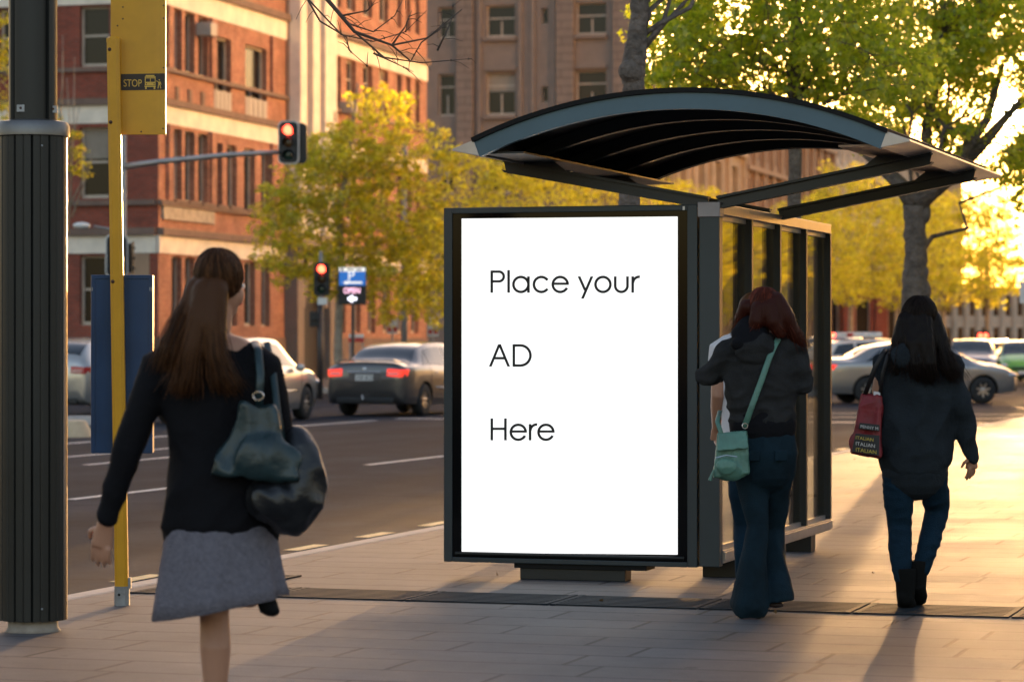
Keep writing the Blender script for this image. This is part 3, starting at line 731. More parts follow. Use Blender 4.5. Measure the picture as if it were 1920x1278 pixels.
# ------------------------------------------------------------------ trees
M['bark'] = mat('grey_bark', (.15, .12, .10), .9, 0, .5, 9, 1.0, 22, bdist=.05)
M['barkdk'] = mat('dark_bark', (.075, .06, .05), .9, 0, .35, 4, .8, 14)
M['barklt'] = mat('pale_plane_bark', (.30, .25, .19), .9, 0, .45, 3.5, .8, 9, bdist=.04)
M['leafg'] = leaf_mat('green_maple_leaves', (.15, .21, .02), (.27, .34, .032), (.46, .46, .06), .65, 2.6)
M['leafy'] = leaf_mat('golden_plane_leaves', (.24, .24, .018), (.44, .40, .03), (.66, .55, .06), .6, 2.2)
M['leafo'] = leaf_mat('olive_plane_leaves', (.19, .20, .018), (.40, .36, .03), (.66, .54, .06), .6, 2.2)
rng = np.random.default_rng(11)
def star(n=5, lobes=(1, .82, .55)):
    P = []
    for i in range(10):
        a = 2 * math.pi * i / 10 + math.pi / 2
        r = [1.0, .48, .86, .42, .6, .36, .6, .42, .86, .48][i]
        P.append((r * math.cos(a) * .5, r * math.sin(a) * .5))
    return P
STAR = star(); DIA = [(0, -.5), (.36, 0), (0, .5), (-.36, 0)]
def leaves(name, centers, radii, per, size, material, parent, shape=DIA, squash=.7, droop=.5):
    """many separate leaf faces gathered in loose clumps"""
    N = len(centers) * per; k = len(shape)
    c = np.repeat(np.asarray(centers, float), per, 0); r = np.repeat(np.asarray(radii, float), per)
    d = rng.normal(size=(N, 3)); d /= np.linalg.norm(d, axis=1)[:, None]
    d *= (rng.random(N) ** .45 * r)[:, None]; d[:, 2] *= squash
    pos = c + d
    a = rng.normal(size=(N, 3)); a[:, 2] *= droop; a /= np.linalg.norm(a, axis=1)[:, None]
    nrm = rng.normal(size=(N, 3)); nrm[:, 2] += .3
    bv = np.cross(nrm, a); bv /= np.linalg.norm(bv, axis=1)[:, None]
    sz = size * (.6 + .7 * rng.random(N)); S = np.asarray(shape)
    V = pos[:, None, :] + sz[:, None, None] * (S[None, :, 0, None] * bv[:, None, :] + S[None, :, 1, None] * a[:, None, :])
    # fold a little along the middle
    nn = np.cross(a, bv); V += (np.abs(S[None, :, 0, None]) * sz[:, None, None] * .35) * nn[:, None, :]
    V = V.reshape(-1, 3); me = bpy.data.meshes.new(name)
    me.vertices.add(len(V)); me.vertices.foreach_set('co', V.ravel())
    me.loops.add(N * k); me.loops.foreach_set('vertex_index', np.arange(N * k, dtype=np.int32))
    me.polygons.add(N); me.polygons.foreach_set('loop_start', np.arange(0, N * k, k, dtype=np.int32))
    me.polygons.foreach_set('loop_total', np.full(N, k, dtype=np.int32))
    me.update(calc_edges=True); me.materials.append(material)
    o = bpy.data.objects.new(name, me); COL.objects.link(o)
    if parent: o.parent = parent
    return o
def crooked(p0, p1, n, amp, rs):
    p0 = Vector(p0); p1 = Vector(p1); L = (p1 - p0).length; out = []
    for i in range(n + 1):
        f = i / n; w = math.sin(math.pi * f) if 0 < i < n else 0
        out.append(p0.lerp(p1, f) + Vector((rs.uniform(-1, 1), rs.uniform(-1, 1), rs.uniform(-.4, 1))) * amp * L * w)
    return out
def tree(name, label, loc, trunk, blobs, nclump, per, lsize, lmat, bark, seed=1, group=None, cr=(.25, .5), shape=DIA, limbs=14, twig=40, inner=.35, extra=None, cat='tree', scale=1.0, holes=(), limbcap=.06):
    """trunk: list of (x,y,z,r); blobs: ellipsoids (x,y,z,rx,ry,rz) that the crown fills"""
    rs = random.Random(seed); T = thing(name, label, cat, loc, 0, group); T.scale = (scale,) * 3
    b = MB(); P = [Vector(p[:3]) for p in trunk]; Rr = [p[3] for p in trunk]
    # refine trunk with slight lumps
    PP = []; RRr = []
    for i in range(len(P) - 1):
        for j in range(5):
            f = j / 5; PP.append(P[i].lerp(P[i + 1], f) + Vector((rs.uniform(-1, 1), rs.uniform(-1, 1), 0)) * Rr[i] * .10); RRr.append((Rr[i] * (1 - f) + Rr[i + 1] * f) * rs.uniform(.94, 1.08))
    PP.append(P[-1]); RRr.append(Rr[-1])
    RRr[0] *= 1.25; b.tube(PP, RRr, 12)
    cen = []
    wts = [bl[3] * bl[4] * bl[5] for bl in blobs]
    for i in range(nclump):
        bl = rs.choices(blobs, wts)[0]
        while True:
            v = Vector((rs.gauss(0, 1), rs.gauss(0, 1), rs.gauss(0, 1)))
            if v.length > .01: break
        v.normalize(); v *= inner + (1 - inner) * rs.random() ** .6
        c_ = Vector((bl[0] + v.x * bl[3], bl[1] + v.y * bl[4], bl[2] + v.z * bl[5]))
        if any(((c_.x - h[0]) / h[2]) ** 2 + ((c_.z - h[1]) / h[3]) ** 2 < 1 for h in holes): continue
        cen.append(c_)
    top = P[-1]
    forks = []
    for i in range(limbs):
        c = rs.choice(cen); st = PP[rs.randrange(int(len(PP) * .45), len(PP))]
        if c.z < st.z: st = PP[int(len(PP) * .45)]
        r0 = min(Rr[-1], limbcap) * rs.uniform(.6, 1.0); path = crooked(st, c, 6, .09, rs)
        b.tube(path, [r0 * (1 - .8 * k / 6) for k in range(7)], 7); forks += [(q, r0 * (1 - .8 * k / 6)) for k, q in enumerate(path) if k > 1]
    for i in range(twig):
        c = rs.choice(cen)
        st, r0 = min(rs.sample(forks, min(8, len(forks))), key=lambda q: (q[0] - c).length) if forks else (top, Rr[-1])
        b.tube(crooked(st, c, 4, .12, rs), [max(.004, r0 * .55 * (1 - .8 * k / 4)) for k in range(5)], 5)
    if extra: extra(b, rs, cen)
    b.build('trunk', bark, T, smooth=True)
    leaves('crown', cen, [rs.uniform(*cr) for _ in cen], per, lsize, lmat, T, shape)
    return T
def px_tree_pos(px, t):
    s = s_of(px, t); x, y = xy(t, s); return x, y
TF = -6.25
# three near trees of the footpath row
x, y = px_tree_pos(1187, TF); zz = lambda py: z_of(py, y)
pm_ = y / F
def near_ex(b, rs, cen):
    b.ell((-.02, -.06, zz(135)), (.105, .08, .10), 12, 8); b.ell((.03, -.07, zz(118)), (.05, .05, .06), 10, 6)
tree('street_tree', 'street tree with knobbly grey trunk rising just behind the shelter roof', (x, y, 0),
     [(-.03, 0, 0, .12), (-.03, 0, zz(400), .085), (0, 0, zz(180), .085), (0, 0, zz(130), .10), (.03, 0, zz(60), .075), (.06, 0, zz(0), .075), (.1, 0, 5.2, .06), (.1, .1, 7, .03)],
     [(.4, .3, 6.2, 2.0, 1.8, 1.9), (-.28, -.3, zz(110), .32, .5, .42), (1.0, 0, zz(-10), .7, .6, .5)], 90, 34, .085, M['leafg'], M['bark'], 3, 'street trees in the near footpath row', (.10, .26), STAR, 10, 60, extra=near_ex)
x, y = px_tree_pos(1490, TF); zz = lambda py: z_of(py, y); kx = y / F
def blob(px, py, dy, rx, ry, rz, px0): return ((px - px0) * kx, dy, zz(py), rx * kx, ry, rz * kx)
tree('street_tree', 'street tree with slender straight trunk and spreading green crown right of the shelter roof crest', (x, y, 0),
     [(0, 0, 0, .09), (0, 0, zz(400), .068), (0, 0, zz(280), .070), (.0, 0, zz(170), .07), (.02, 0, zz(60), .055), (.0, .1, zz(-60), .04), (0, .1, 7, .02)],
     [blob(1330, 60, 0, 130, 1.3, 90, 1490), blob(1420, 140, .3, 190, 1.2, 55, 1490), blob(1520, 40, -.2, 170, 1.6, 110, 1490), blob(1640, 130, .2, 130, 1.4, 100, 1490), blob(1480, -120, 0, 260, 1.8, 100, 1490), blob(1600, 230, 0, 70, .8, 40, 1490), blob(1270, 30, .3, 90, 1.2, 80, 1490), blob(1260, 130, .3, 60, 1.0, 40, 1490)],
     760, 32, .088, M['leafg'], M['bark'], 5, 'street trees in the near footpath row', (.12, .27), STAR, 26, 260)
x, y = px_tree_pos(1716, TF); zz = lambda py: z_of(py, y); kx = y / F
X = lambda px: (px - 1716) * kx
def fork_ex(b, rs, cen):
    for pts in ([(1716, 385, 0, .135), (1690, 345, .1, .10), (1640, 295, .2, .075), (1585, 250, .2, .055), (1530, 190, .3, .03)],
                [(1722, 385, 0, .135), (1745, 350, -.1, .13), (1800, 290, -.1, .085), (1850, 225, 0, .06), (1880, 120, 0, .035)],
                [(1735, 370, 0, .11), (1790, 325, .1, .10), (1850, 265, .2, .075), (1925, 180, .2, .04)],
                [(1755, 345, 0, .08), (1740, 250, .2, .07), (1765, 130, .2, .05), (1790, 20, .2, .03)]):
        b.tube([(X(p), q, zz(r)) for p, r, q, _ in pts], [w for *_, w in pts], 10)
    for p, r, s_ in ((1698, 518, .055), (1734, 546, .075), (1701, 552, .08), (1733, 512, .05), (1716, 470, .04), (1734, 400, .07), (1719, 562, .11), (1705, 430, .05), (1722, 500, .06)):
        b.ell((X(p), -.055, zz(r)), (s_, s_ * 1.1, s_ * 1.9), 12, 9)
tree('street_tree', 'forked street tree with burled trunk behind the woman in the dark hoodie', (x, y, 0),
     [(0, 0, 0, .19), (0, 0, zz(560), .175), (0, 0, zz(500), .145), (.0, 0, zz(440), .135), (.0, 0, zz(385), .16)],
     [blob(1700, 80, 0, 150, 1.6, 110, 1716), blob(1780, 190, .3, 110, 1.3, 95, 1716), blob(1840, 60, -.2, 120, 1.6, 90, 1716), blob(1650, 200, .5, 90, 1.0, 70, 1716), blob(1935, 300, 0, 45, 1.2, 110, 1716), blob(1800, -120, 0, 250, 2, 110, 1716), blob(1900, 300, .3, 60, 1.2, 90, 1716), blob(1930, 200, .3, 50, 1.2, 110, 1716), blob(1885, 50, 0, 80, 1.4, 80, 1716), blob(1790, 260, .2, 50, 1.0, 45, 1716)],
     1050, 32, .092, M['leafg'], M['bark'], 9, 'street trees in the near footpath row', (.12, .26), STAR, 8, 240, extra=fork_ex,
     limbcap=.04, holes=[(X(1886), zz(218), .30, .36), (X(1880), zz(390), .18, .42)])
# bare spring branch reaching in over the top of the frame from a tree outside at left
def bare(b, rs, cen):
    D = 15.5
    def A(px, py, dy=0): v = at(px, py, D + dy); return v - Vector(bl_)
    main = [(-360, -260), (0, -330), (330, -230), (520, -95), (610, -5), (665, 60), (735, 85), (800, 72), (866, 18)]
    sub = [[(665, 60), (720, 108), (790, 118), (885, 110)], [(610, -5), (655, 45), (700, 60), (740, 30), (765, -20)], [(735, 85), (770, 115), (790, 80), (846, 40), (850, 5)],
           [(560, -30), (600, 40), (650, 70), (655, 95), (690, 125)], [(700, 100), (740, 118), (775, 135)], [(500, -110), (560, -20), (640, 65), (700, 78), (760, 60), (800, 20)],
           [(610, -5), (700, -40), (760, -70)], [(735, 85), (760, 50), (772, 20)], [(820, 95), (836, 62), (850, 30)], [(640, 30), (690, 20), (715, -15)]]
    w = [.07, .055, .035, .019, .012, .009, .006, .004, .003]
    b.tube([A(*p) for p in main], w, 8)
    for i, sp_ in enumerate(sub):
        P_ = [A(*p, dy=.1 * (i % 3)) for p in sp_]; b.tube(P_, [.0058 - .0042 * k / (len(P_) - 1) for k in range(len(P_))], 6)
        for k in range(len(P_) - 1):
            for _ in range(2):
                q = P_[k].lerp(P_[k + 1], rs.random()); b.ell(q, (.005, .005, .007), 6, 4)
                e_ = q + Vector((rs.uniform(-.10, .12), rs.uniform(-.05, .05), rs.uniform(-.12, .08))); b.tube([q, (q + e_) / 2 + Vector((0, 0, .01)), e_], [.0022, .0018, .0012], 4)
bl_ = at(-360, 500, 15.5); bl_.z = 0
tree('street_tree', 'nearly bare street tree whose thin twigs hang across the top of the photo', bl_, [(0, 0, 0, .14), (0, 0, 2, .11), (0, 0, z_of(-260, 15.5), .10), (-.1, 0, 7, .05)],
     [(0, 0, 7, 1.5, 1.5, 1.2), ((880 + 360) * 15.5 / F - .02, 0, z_of(2, 15.5), .04, .1, .04), ((545 + 360) * 15.5 / F, 0, z_of(3, 15.5), .06, .1, .02)], 40, 6, .055, M['leafg'], M['barkdk'], 21, 'street trees in the near footpath row', (.05, .12), STAR, 6, 20, extra=bare)
# opposite side: the tree in front of the brick building
gl = ['first', 'second', 'third', 'fourth', 'fifth', 'sixth', 'seventh', 'eighth', 'ninth']
x, y = (637 - CX) / F * 80, 80; k8 = 80 / F
def bb(px, py, dy, rx, ry, rz): return ((px - 637) * k8, dy, z_of(py, 80) , rx * k8, ry, rz * k8)
tree('plane_tree', 'tall pale trunked plane tree behind the parking sign', (x, y, -.1),
     [(0, 0, 0, .16), (-.05, 0, 1.5, .12), (.05, 0, 3.2, .11), (0, 0, 5, .09), (.3, 0, 7, .05), (.5, 0, 8.5, .02)],
     [bb(560, 440, 0, 100, 1.6, 100), bb(640, 330, 0, 95, 1.8, 110), bb(710, 230, .3, 75, 1.5, 90), bb(740, 380, 0, 90, 1.8, 120), bb(600, 300, .5, 80, 1.4, 80), bb(790, 470, 0, 60, 1.5, 90), bb(640, 500, 0, 90, 1.5, 55), bb(520, 380, 0, 45, 1, 50), bb(815, 310, 0, 65, 1.2, 90), bb(740, 530, 0, 80, 1.6, 75), bb(810, 560, 0, 45, 1.2, 50)],
     1150, 24, .12, M['leafo'], M['barklt'], 31, None, (.14, .36), DIA, 16, 120)
# golden row along the far footpath
base = tree('plane_tree', 'golden plane tree, first of the row beyond the poster case', (0, 0, 0),
     [(0, 0, 0, .17), (.1, 0, 2.2, .13), (0, 0, 4, .11), (.1, 0, 6.5, .05)],
     [(0, 0, 6.3, 3.6, 3.2, 3.2), (-1.8, 0, 4.9, 2.2, 2.2, 1.9), (1.9, .4, 5.1, 2.4, 2.2, 2.0), (.3, 0, 8.6, 2.0, 2, 1.3)],
     420, 24, .165, M['leafy'], M['barklt'], 41, 'golden plane trees along the far footpath', (.25, .60), DIA, 22, 90, inner=.35)
TT = -27.5
sl = [(87, .80), (98, .95), (109.5, .80), (121, .70), (133, .85), (144, 1.08), (157, 1.05), (172, 1.1), (190, 1.2)]
for i, (s_, sc) in enumerate(sl):
    p = xy(TT, s_); lb = f'golden plane tree, {gl[i]} of the far row counted from the poster case'
    o = base if i == 0 else dup(base)
    o.location = (p[0], p[1], -.1); o.rotation_euler = (0, 0, i * 1.7); o.scale = (sc, sc, sc); o['label'] = lb
# young tree half hidden behind the black pole
x, y = (60 - CX) / F * 84, 84; k8 = 84 / F
def b2(px, py, dy, rx, ry, rz): return ((px - 60) * k8, dy, z_of(py, 84), rx * k8, ry, rz * k8)
def shoots(b, rs, cen):
    for p, q, r_, s_ in ((128, 430, 140, 100), (132, 330, 125, 140), (135, 400, 178, 265), (120, 300, 150, 190), (130, 380, 165, 300), (110, 250, 118, 60)):
        b.tube([((p - 60) * k8, 0, z_of(q, 84)), (((p + r_) / 2 - 58) * k8, .1, z_of((q + s_) / 2, 84)), ((r_ - 60) * k8, 0, z_of(s_, 84))], [.035, .02, .008], 5)
tree('young_tree', 'young tree with upright shoots half hidden by the black column', (x, y, -.1),
     [(0, 0, 0, .14), (0, 0, 3, .11), (0, 0, 6, .07), (0, 0, 9, .03)],
     [b2(10, 130, 0, 32, 1, 110), b2(60, 260, 0, 50, 1, 120), b2(142, 285, 0, 22, .5, 50), b2(132, 250, 0, 14, .4, 60)], 110, 30, .11, M['leafo'], M['barklt'], 51, None, (.12, .3), DIA, 10, 40, extra=shoots)
# ------------------------------------------------------------------ things seen only in the shelter's glass: trees and stone frontage on the footpath's far side
rp = xy(15, 30)
RBK = thing('stone_frontage', 'low warm stone frontage right of the frame, mirrored in the shelter glass', 'building', (rp[0], rp[1], 0), RZ)
facade(RBK, 'street_wall', M['stone3'], [(-(4.2 * k + 1.2), -(4.2 * k + 3.2), 1, 3.6, 'double') if False else (-0.0 - (4.2 * k + 3.2), -(4.2 * k + 1.2), z0, z0 + 2.4, 'plain') for k in range(9) for z0 in (1, 4.8)], -38, 0, -.1, 9, ax='f') if False else None
b = MB(); b.box(0, 6, 0, 125, -.1, 8.5); b.build('wall', M['cream'], RBK)
for k in range(25):
    for z0 in (1.0, 4.8):
        MB().box(-.02, .05, 1.5 + 5 * k, 3.9 + 5 * k, z0, z0 + 2.5).build('window', M['pane'], RBK)
MB().box(-.35, 6, -.2, 125.2, 8.5, 9.0).build('cornice', M['cream'], RBK)
for i, (t_, s_) in enumerate(((1.2, 33), (2.4, 40), (4.2, 47), (5.5, 53))):
    p = xy(t_, s_); o = dup(base, loc=(p[0], p[1], -.1), rotz=i * 2.1, label=['nearest', 'second nearest', 'second farthest', 'farthest'][i] + ' of four golden plane trees mirrored in the shelter glass')
    o['group'] = 'plane trees off the right edge'; o.scale = (.8, .8, .8)

# glass fronted tower standing off the right edge: low sun glances off it onto the brick fronts and trees opposite
M['towerglass'] = mat('bronze_mirror_glass', (1.0, .92, .78), .18, 1.0, 0)
TW = thing('glass_tower', 'mirror glass office tower standing beyond the right edge, turned towards the low sun', 'building', (66, 112, 0), math.radians(36.6) + math.pi)
for k in range(9):
    for j in range(7):
        MB().box(-40 + 8.9 * k + .5, -40 + 8.9 * k + 7.6, -.12, -.05, 3 + 5.2 * j, 3 + 5.2 * j + 4.4).build('window', M['towerglass'], TW)
MB().box(-41, 41, 0, 9, -.1, 41).build('wall', M['stone3'], TW)
MB().box(-41.3, 41.3, -.3, 9.3, 41, 41.8).build('parapet', M['stone3'], TW)

# ------------------------------------------------------------------ big black column at the left edge
M['column'] = mat('black_anodised_column', (.013, .014, .013), .42, .2, .2, 2)
gp = grd(62, 1182); d = gp.y; k_ = d / F
PO = thing('lamp_column', 'thick black fluted lamp column with metal collar at the left edge', 'column', (gp.x, gp.y, 0))
zt_ = z_of(258, d); zb_ = z_of(1160, d); r0 = 64 * k_
b = MB(); prof = []; n = 168
V = []; Fs = []
for zz_ in (zb_, zt_):
    for j in range(n):
        a = 2 * math.pi * j / n; q = (j * 12 / n) % 1.0
        rr = r0 - (.010 if q < .06 else (.004 if .48 < q < .54 else 0)) - (.003 if .22 < q < .26 or .74 < q < .78 else 0)
        V.append((rr * math.cos(a + .13), rr * math.sin(a + .13), zz_))
b.add(V, [(j, (j + 1) % n, n + (j + 1) % n, n + j) for j in range(n)] + [tuple(reversed(range(n)))])
b.build('fluted_sleeve', M['column'], PO)
b = MB(); b.lathe([(r0 + .001, zt_), (r0 + .012, zt_ + .004), (r0 + .013, z_of(238, d)), (r0 + .002, z_of(230, d)), (46 * k_, z_of(226, d))], n=48)
b.build('collar', mat('collar_metal', (.16, .155, .15), .34, .7, .2, 3), PO, smooth='auto')
V = []; Fs = []; b = MB(); n = 120; r1 = 45 * k_
for zz_ in (z_of(227, d), z_of(227, d) + 3.2):
    for j in range(n):
        a = 2 * math.pi * j / n + .05; c = math.cos(a); deg = math.degrees(a) % 90
        rr = r1 - (.018 if 15 < (math.degrees(a) + 70) % 90 < 28 else 0)
        V.append((rr * math.cos(a), rr * math.sin(a), zz_))
b.add(V, [(j, (j + 1) % n, n + (j + 1) % n, n + j) for j in range(n)]); b.build('upper_shaft', M['column'], PO)
b = MB(); b.lathe([(52 * k_, -.002), (47 * k_, .02), (46 * k_, zb_ + .01)], n=28); b.build('concrete_stub', M['concrete'], PO, smooth=True)
for px_, py_ in ((6, 278), (88, 277), (4, 1136), (88, 1136)):
    x_ = (px_ - 62) * k_; y_ = -math.sqrt(max(0, r0 * r0 - x_ * x_)); MB().ell((x_, y_ + .002, z_of(py_, d)), (.006, .005, .006), 10, 6).build('rivet', M['galv'], PO, smooth=True)
for px_ in (46, 103):
    x_ = (px_ - 62) * k_; y_ = -math.sqrt(max(.0001, r1 * r1 - x_ * x_)); o = MB().box(x_ - .018, x_ + .018, y_ - .006, y_ + .01, z_of(213, d), z_of(200, d)).build('bracket_plate', M['galv'], PO)
    MB().ell((x_, y_ - .007, z_of(206, d)), (.006, .004, .006), 8, 6).build('bolt', M['screw'], o)

# ------------------------------------------------------------------ bus stop sign on its yellow post
gp = grd(229, 1134); d = gp.y; k_ = d / F
BS = thing('bus_stop_sign', 'yellow bus stop post with yellow sign plate and blue box beside the black column', 'bus stop', (gp.x, gp.y, 0))
def Lx(px): return (px - 229) * k_
def Lz(py): return z_of(py, d)
b = MB(); A0 = Vector((Lx(228.5), 0, Lz(1102))); A1 = Vector((Lx(212.8), 0, Lz(80))); w = 12.3 * k_
def octo(c, z, w_): return [(c + x_, y_, z) for x_, y_ in ((-w_, -w_ * .5), (-w_ * .5, -w_), (w_ * .5, -w_), (w_, -w_ * .5), (w_, w_ * .5), (w_ * .5, w_), (-w_ * .5, w_), (-w_, w_ * .5))]
V = octo(A0.x, A0.z, w) + octo(A1.x, A1.z, w * .97)
b.add(V, [(i, (i + 1) % 8, 8 + (i + 1) % 8, 8 + i) for i in range(8)]); b.build('post', M['yellow'], BS)
V = octo(A1.x, A1.z, w * 1.02) + octo(A1.x, Lz(73), w * 1.02) + octo(A1.x, Lz(69.5), w * .75)
b = MB(); b.add(V, [(i, (i + 1) % 8, 8 + (i + 1) % 8, 8 + i) for i in range(8)] + [(8 + i, 8 + (i + 1) % 8, 16 + (i + 1) % 8, 16 + i) for i in range(8)] + [tuple(range(16, 24))])
b.build('post_cap', M['yellow'], BS)
b = MB(); V = octo(Lx(229), 0, w * 1.12) + octo(Lx(229), Lz(1098), w * 1.12)
b.add(V, [(i, (i + 1) % 8, 8 + (i + 1) % 8, 8 + i) for i in range(8)] + [tuple(range(8, 16))]); b.box(Lx(241), Lx(246), -.02, .02, Lz(1102), Lz(1082)); b.build('base_sleeve', M['galv'], BS)
MB().ell((Lx(225), -w * 1.13, Lz(1113)), (.007, .005, .007), 10, 6).build('bolt', M['blackm'], BS)
for px_, py_ in ((207, 94), (209, 230), (213, 528)): MB().ell((Lx(px_), -w * .96, Lz(py_)), (.010, .008, .010), 12, 8).build('bolt', M['screw'], BS, smooth=True)
ZTOP = Lz(-230)
b = MB(); b.box(Lx(205.5), Lx(309), .040, .052, Lz(251.5), ZTOP); sg = b.build('sign_plate', M['yellow'], BS, bevel=.002)
for px_, py_ in ((228.5, 12), (228.5, 34), (218.5, 47), (305, 9), (305, 33), (305, 126), (304, 240), (263, 246)):
    MB().ell((Lx(px_), .039, Lz(py_)), (.0045, .003, .0045), 8, 6).build('rivet', M['screw'], sg)
M['brown'] = mat('dark_brown_vinyl', (.022, .010, .006), .4)
M['yinkp'] = mat('yellow_print', (.72, .44, .06), .4)
b = MB(); b.add([(Lx(225), .0385, Lz(168.5)), (Lx(307.5), .0385, Lz(167.5)), (Lx(307.5), .0385, Lz(136.5)), (Lx(225), .0385, Lz(138))], [(0, 1, 2, 3)]); b.build('stop_strip', M['brown'], sg)
text_mesh('stop_lettering', 'STOP', 19.6 * k_, M['yinkp'], sg, (Lx(229.5), .037, Lz(161.5)), (1, 0, 0), (0, 0, 1), sx=.74)
def yq(b, x0, x1, y0, y1, yy=.037): b.add([(Lx(x0), yy, Lz(y1)), (Lx(x1), yy, Lz(y1)), (Lx(x1), yy, Lz(y0)), (Lx(x0), yy, Lz(y0))], [(0, 1, 2, 3)])
b = MB(); yq(b, 271.5, 288, 139.8, 142.4); yq(b, 270, 290, 142.4, 159.2); yq(b, 269.5, 290.5, 160, 162.3); yq(b, 270.5, 273.5, 162.3, 166.2); yq(b, 286.5, 289.6, 162.3, 166.2)
b.build('bus_symbol', M['yinkp'], sg)
b = MB()
for q in ((271.6, 279.8, 146, 152.6), (281, 288.6, 146, 152.6), (271.6, 288.6, 143.6, 144.4), (271.8, 274, 155.5, 157.5), (286.4, 288.4, 155.5, 157.5)): yq(b, *q, yy=.0362)
b.build('bus_symbol_windows', M['brown'], sg)
b = MB(); b.m = 0
b.lathe([(1.25 * k_, 0), (1.25 * k_, .0006)], c=(0, 0, 0), n=12)
b.v = [(x_ + Lx(297.2), .037 - z_, y_ + Lz(149)) for x_, y_, z_ in b.v]
b.add([(Lx(294.5), .037, Lz(152.5)), (Lx(299.6), .037, Lz(152)), (Lx(299), .037, Lz(158.5)), (Lx(295.6), .037, Lz(158.5))], [(0, 1, 2, 3)])
for (xa, ya, xb, yb_, w_) in ((295.8, 158, 294.6, 165, 1.6), (298.4, 158, 299.8, 165, 1.6), (295.5, 152.8, 291.2, 150.5, 1.1), (299, 152.5, 300.6, 157.8, 1.1)):
    b.obox((Lx(xa), .0368, Lz(ya)), (Lx(xb), .0368, Lz(yb_)), w_ * k_, .0004, up=(0, 1, 0))
b.build('person_symbol', M['yinkp'], sg)
# blue box
b = MB(); b.box(Lx(168), Lx(284), .042, .12, Lz(850), Lz(515)); bx_ = b.build('blue_box', M['bluep'], BS, bevel=.004)
b = MB()
for q in ((172.5, 280, 519, 522.5), (172.5, 176, 522.5, 846), (277, 280, 522.5, 846)): b.box(Lx(q[0]), Lx(q[1]), .038, .0415, Lz(q[3]), Lz(q[2]))
b.build('box_lip', M['bluep'], bx_, bevel=.001)
for px_ in (171, 279.5):
    MB().box(Lx(px_ - 1), Lx(px_ + 1), .0365, .0378, Lz(545), Lz(538)).build('scratch', M['galv'], bx_)

# ------------------------------------------------------------------ traffic signals
M['sigblack'] = mat('signal_black', (.010, .010, .011), .5)
M['redlamp'] = mat('lit_red_lamp', (.5, .02, .01), .3, emit=(1, .045, .02), estr=2.2)
M['amberoff'] = mat('unlit_amber_lens', (.07, .03, .006), .2); M['greenoff'] = mat('unlit_green_lens', (.008, .035, .025), .2)
M['white_edge'] = mat('white_board_edge', (.70, .69, .66), .5)
M['grey_pole'] = mat('grey_pole_paint', (.28, .27, .26), .5, .2, .15, 3)
M['dk_pole'] = mat('dark_pole_paint', (.05, .045, .045), .5, .2, .15, 3)
def rrect(w, h, r, n=6):
    P = []
    for cx_, cz_, a0 in ((w - r, h - r, 0), (-w + r, h - r, 90), (-w + r, -h + r, 180), (w - r, -h + r, 270)):
        for i in range(n + 1): a = R(a0 + 90 * i / n); P.append((cx_ + r * math.cos(a), cz_ + r * math.sin(a)))
    return P
def signal(parent, c, w, h, lamps, yaw=0.0, edge=True, lit=True):
    """three lamp lantern on a backing board, facing -y; c = centre"""
    rot = Matrix.Rotation(yaw, 3, 'Z'); c = Vector(c)
    def place(b): b.v = [tuple(c + rot @ Vector(v)) for v in b.v]; return b
    if edge:
        b = MB(); P = rrect(w / 2, h / 2, .12 * w * 2); b.prism(P, lambda x_, z_: (x_, .0, z_), lambda x_, z_: (x_, .03, z_)); bd = place(b).build('board_edge', M['white_edge'], parent)
    b = MB(); P = rrect(w / 2 * .90, h / 2 * .95, .12 * w * 1.8); b.prism(P, lambda x_, z_: (x_, -.012, z_), lambda x_, z_: (x_, -.001, z_)); bd = place(b).build('backing_board', M['sigblack'], parent)
    b = MB(); b.box(-w * .27, w * .27, .031, .24, -h * .42, h * .42); place(b).build('lantern_housing', M['sigblack'], parent, bevel=.02)
    for i in range(3):
        z_ = h * .29 - h * .29 * i; r_ = min(w * .24, h * .125)
        m_ = (M['redlamp'] if lit else M['amberoff'], M['amberoff'], M['greenoff'])[i]
        b = MB(); b.ell((0, -.02, z_), (r_, .03, r_), 16, 10); place(b).build('lamp', m_, parent, smooth=True)
        b = MB(); V = []; n = 14
        for j in range(n + 1):
            a = R(-25 + 230 * j / n); V += [(r_ * 1.12 * math.cos(a), -.012, z_ + r_ * 1.12 * math.sin(a)), (r_ * 1.05 * math.cos(a), -.012 - r_ * 1.5, z_ + r_ * 1.05 * math.sin(a) - .02)]
        b.add(V, [(2 * j, 2 * j + 1, 2 * j + 3, 2 * j + 2) for j in range(n)]); place(b).build('visor', M['sigblack'], parent)
d = 69.0
gp = Vector(((232 - CX) / F * d, d, -.12)); k_ = d / F
TS = thing('traffic_signal', 'mast arm traffic signal with red light over the intersection', 'traffic signal', (gp.x, d, -.12))
def lo(px, py, dy=0): return ((px - 232) * k_, dy, z_of(py, d) + .12)
MB().tube([(0, 0, 0), (0, 0, 2), lo(232, 200)], [.09, .075, .055], 14).build('pole', M['grey_pole'], TS, smooth=True)
MB().tube([lo(231, 313), lo(300, 303), lo(420, 291), lo(523, 285)], [.075, .068, .06, .055], 12).build('mast_arm', M['alu'], TS, smooth=True)
signal(TS, lo(541, 267), 40 * k_, 81 * k_, 3, yaw=R(-8))
b = MB(); P = rrect(17 * k_, 38 * k_, .12); b.prism(P, lambda x_, z_: (x_ + lo(558, 0)[0], .12, z_ + lo(0, 268)[2]), lambda x_, z_: (x_ + lo(558, 0)[0], .22, z_ + lo(0, 268)[2])); b.build('rear_board', M['sigblack'], TS)
signal(TS, lo(220, 480, -.1), 42 * k_, 80 * k_, 3, yaw=R(14), lit=False)
signal(TS, lo(247, 483, .2), 10 * k_, 66 * k_, 3, yaw=R(75), edge=False, lit=False)
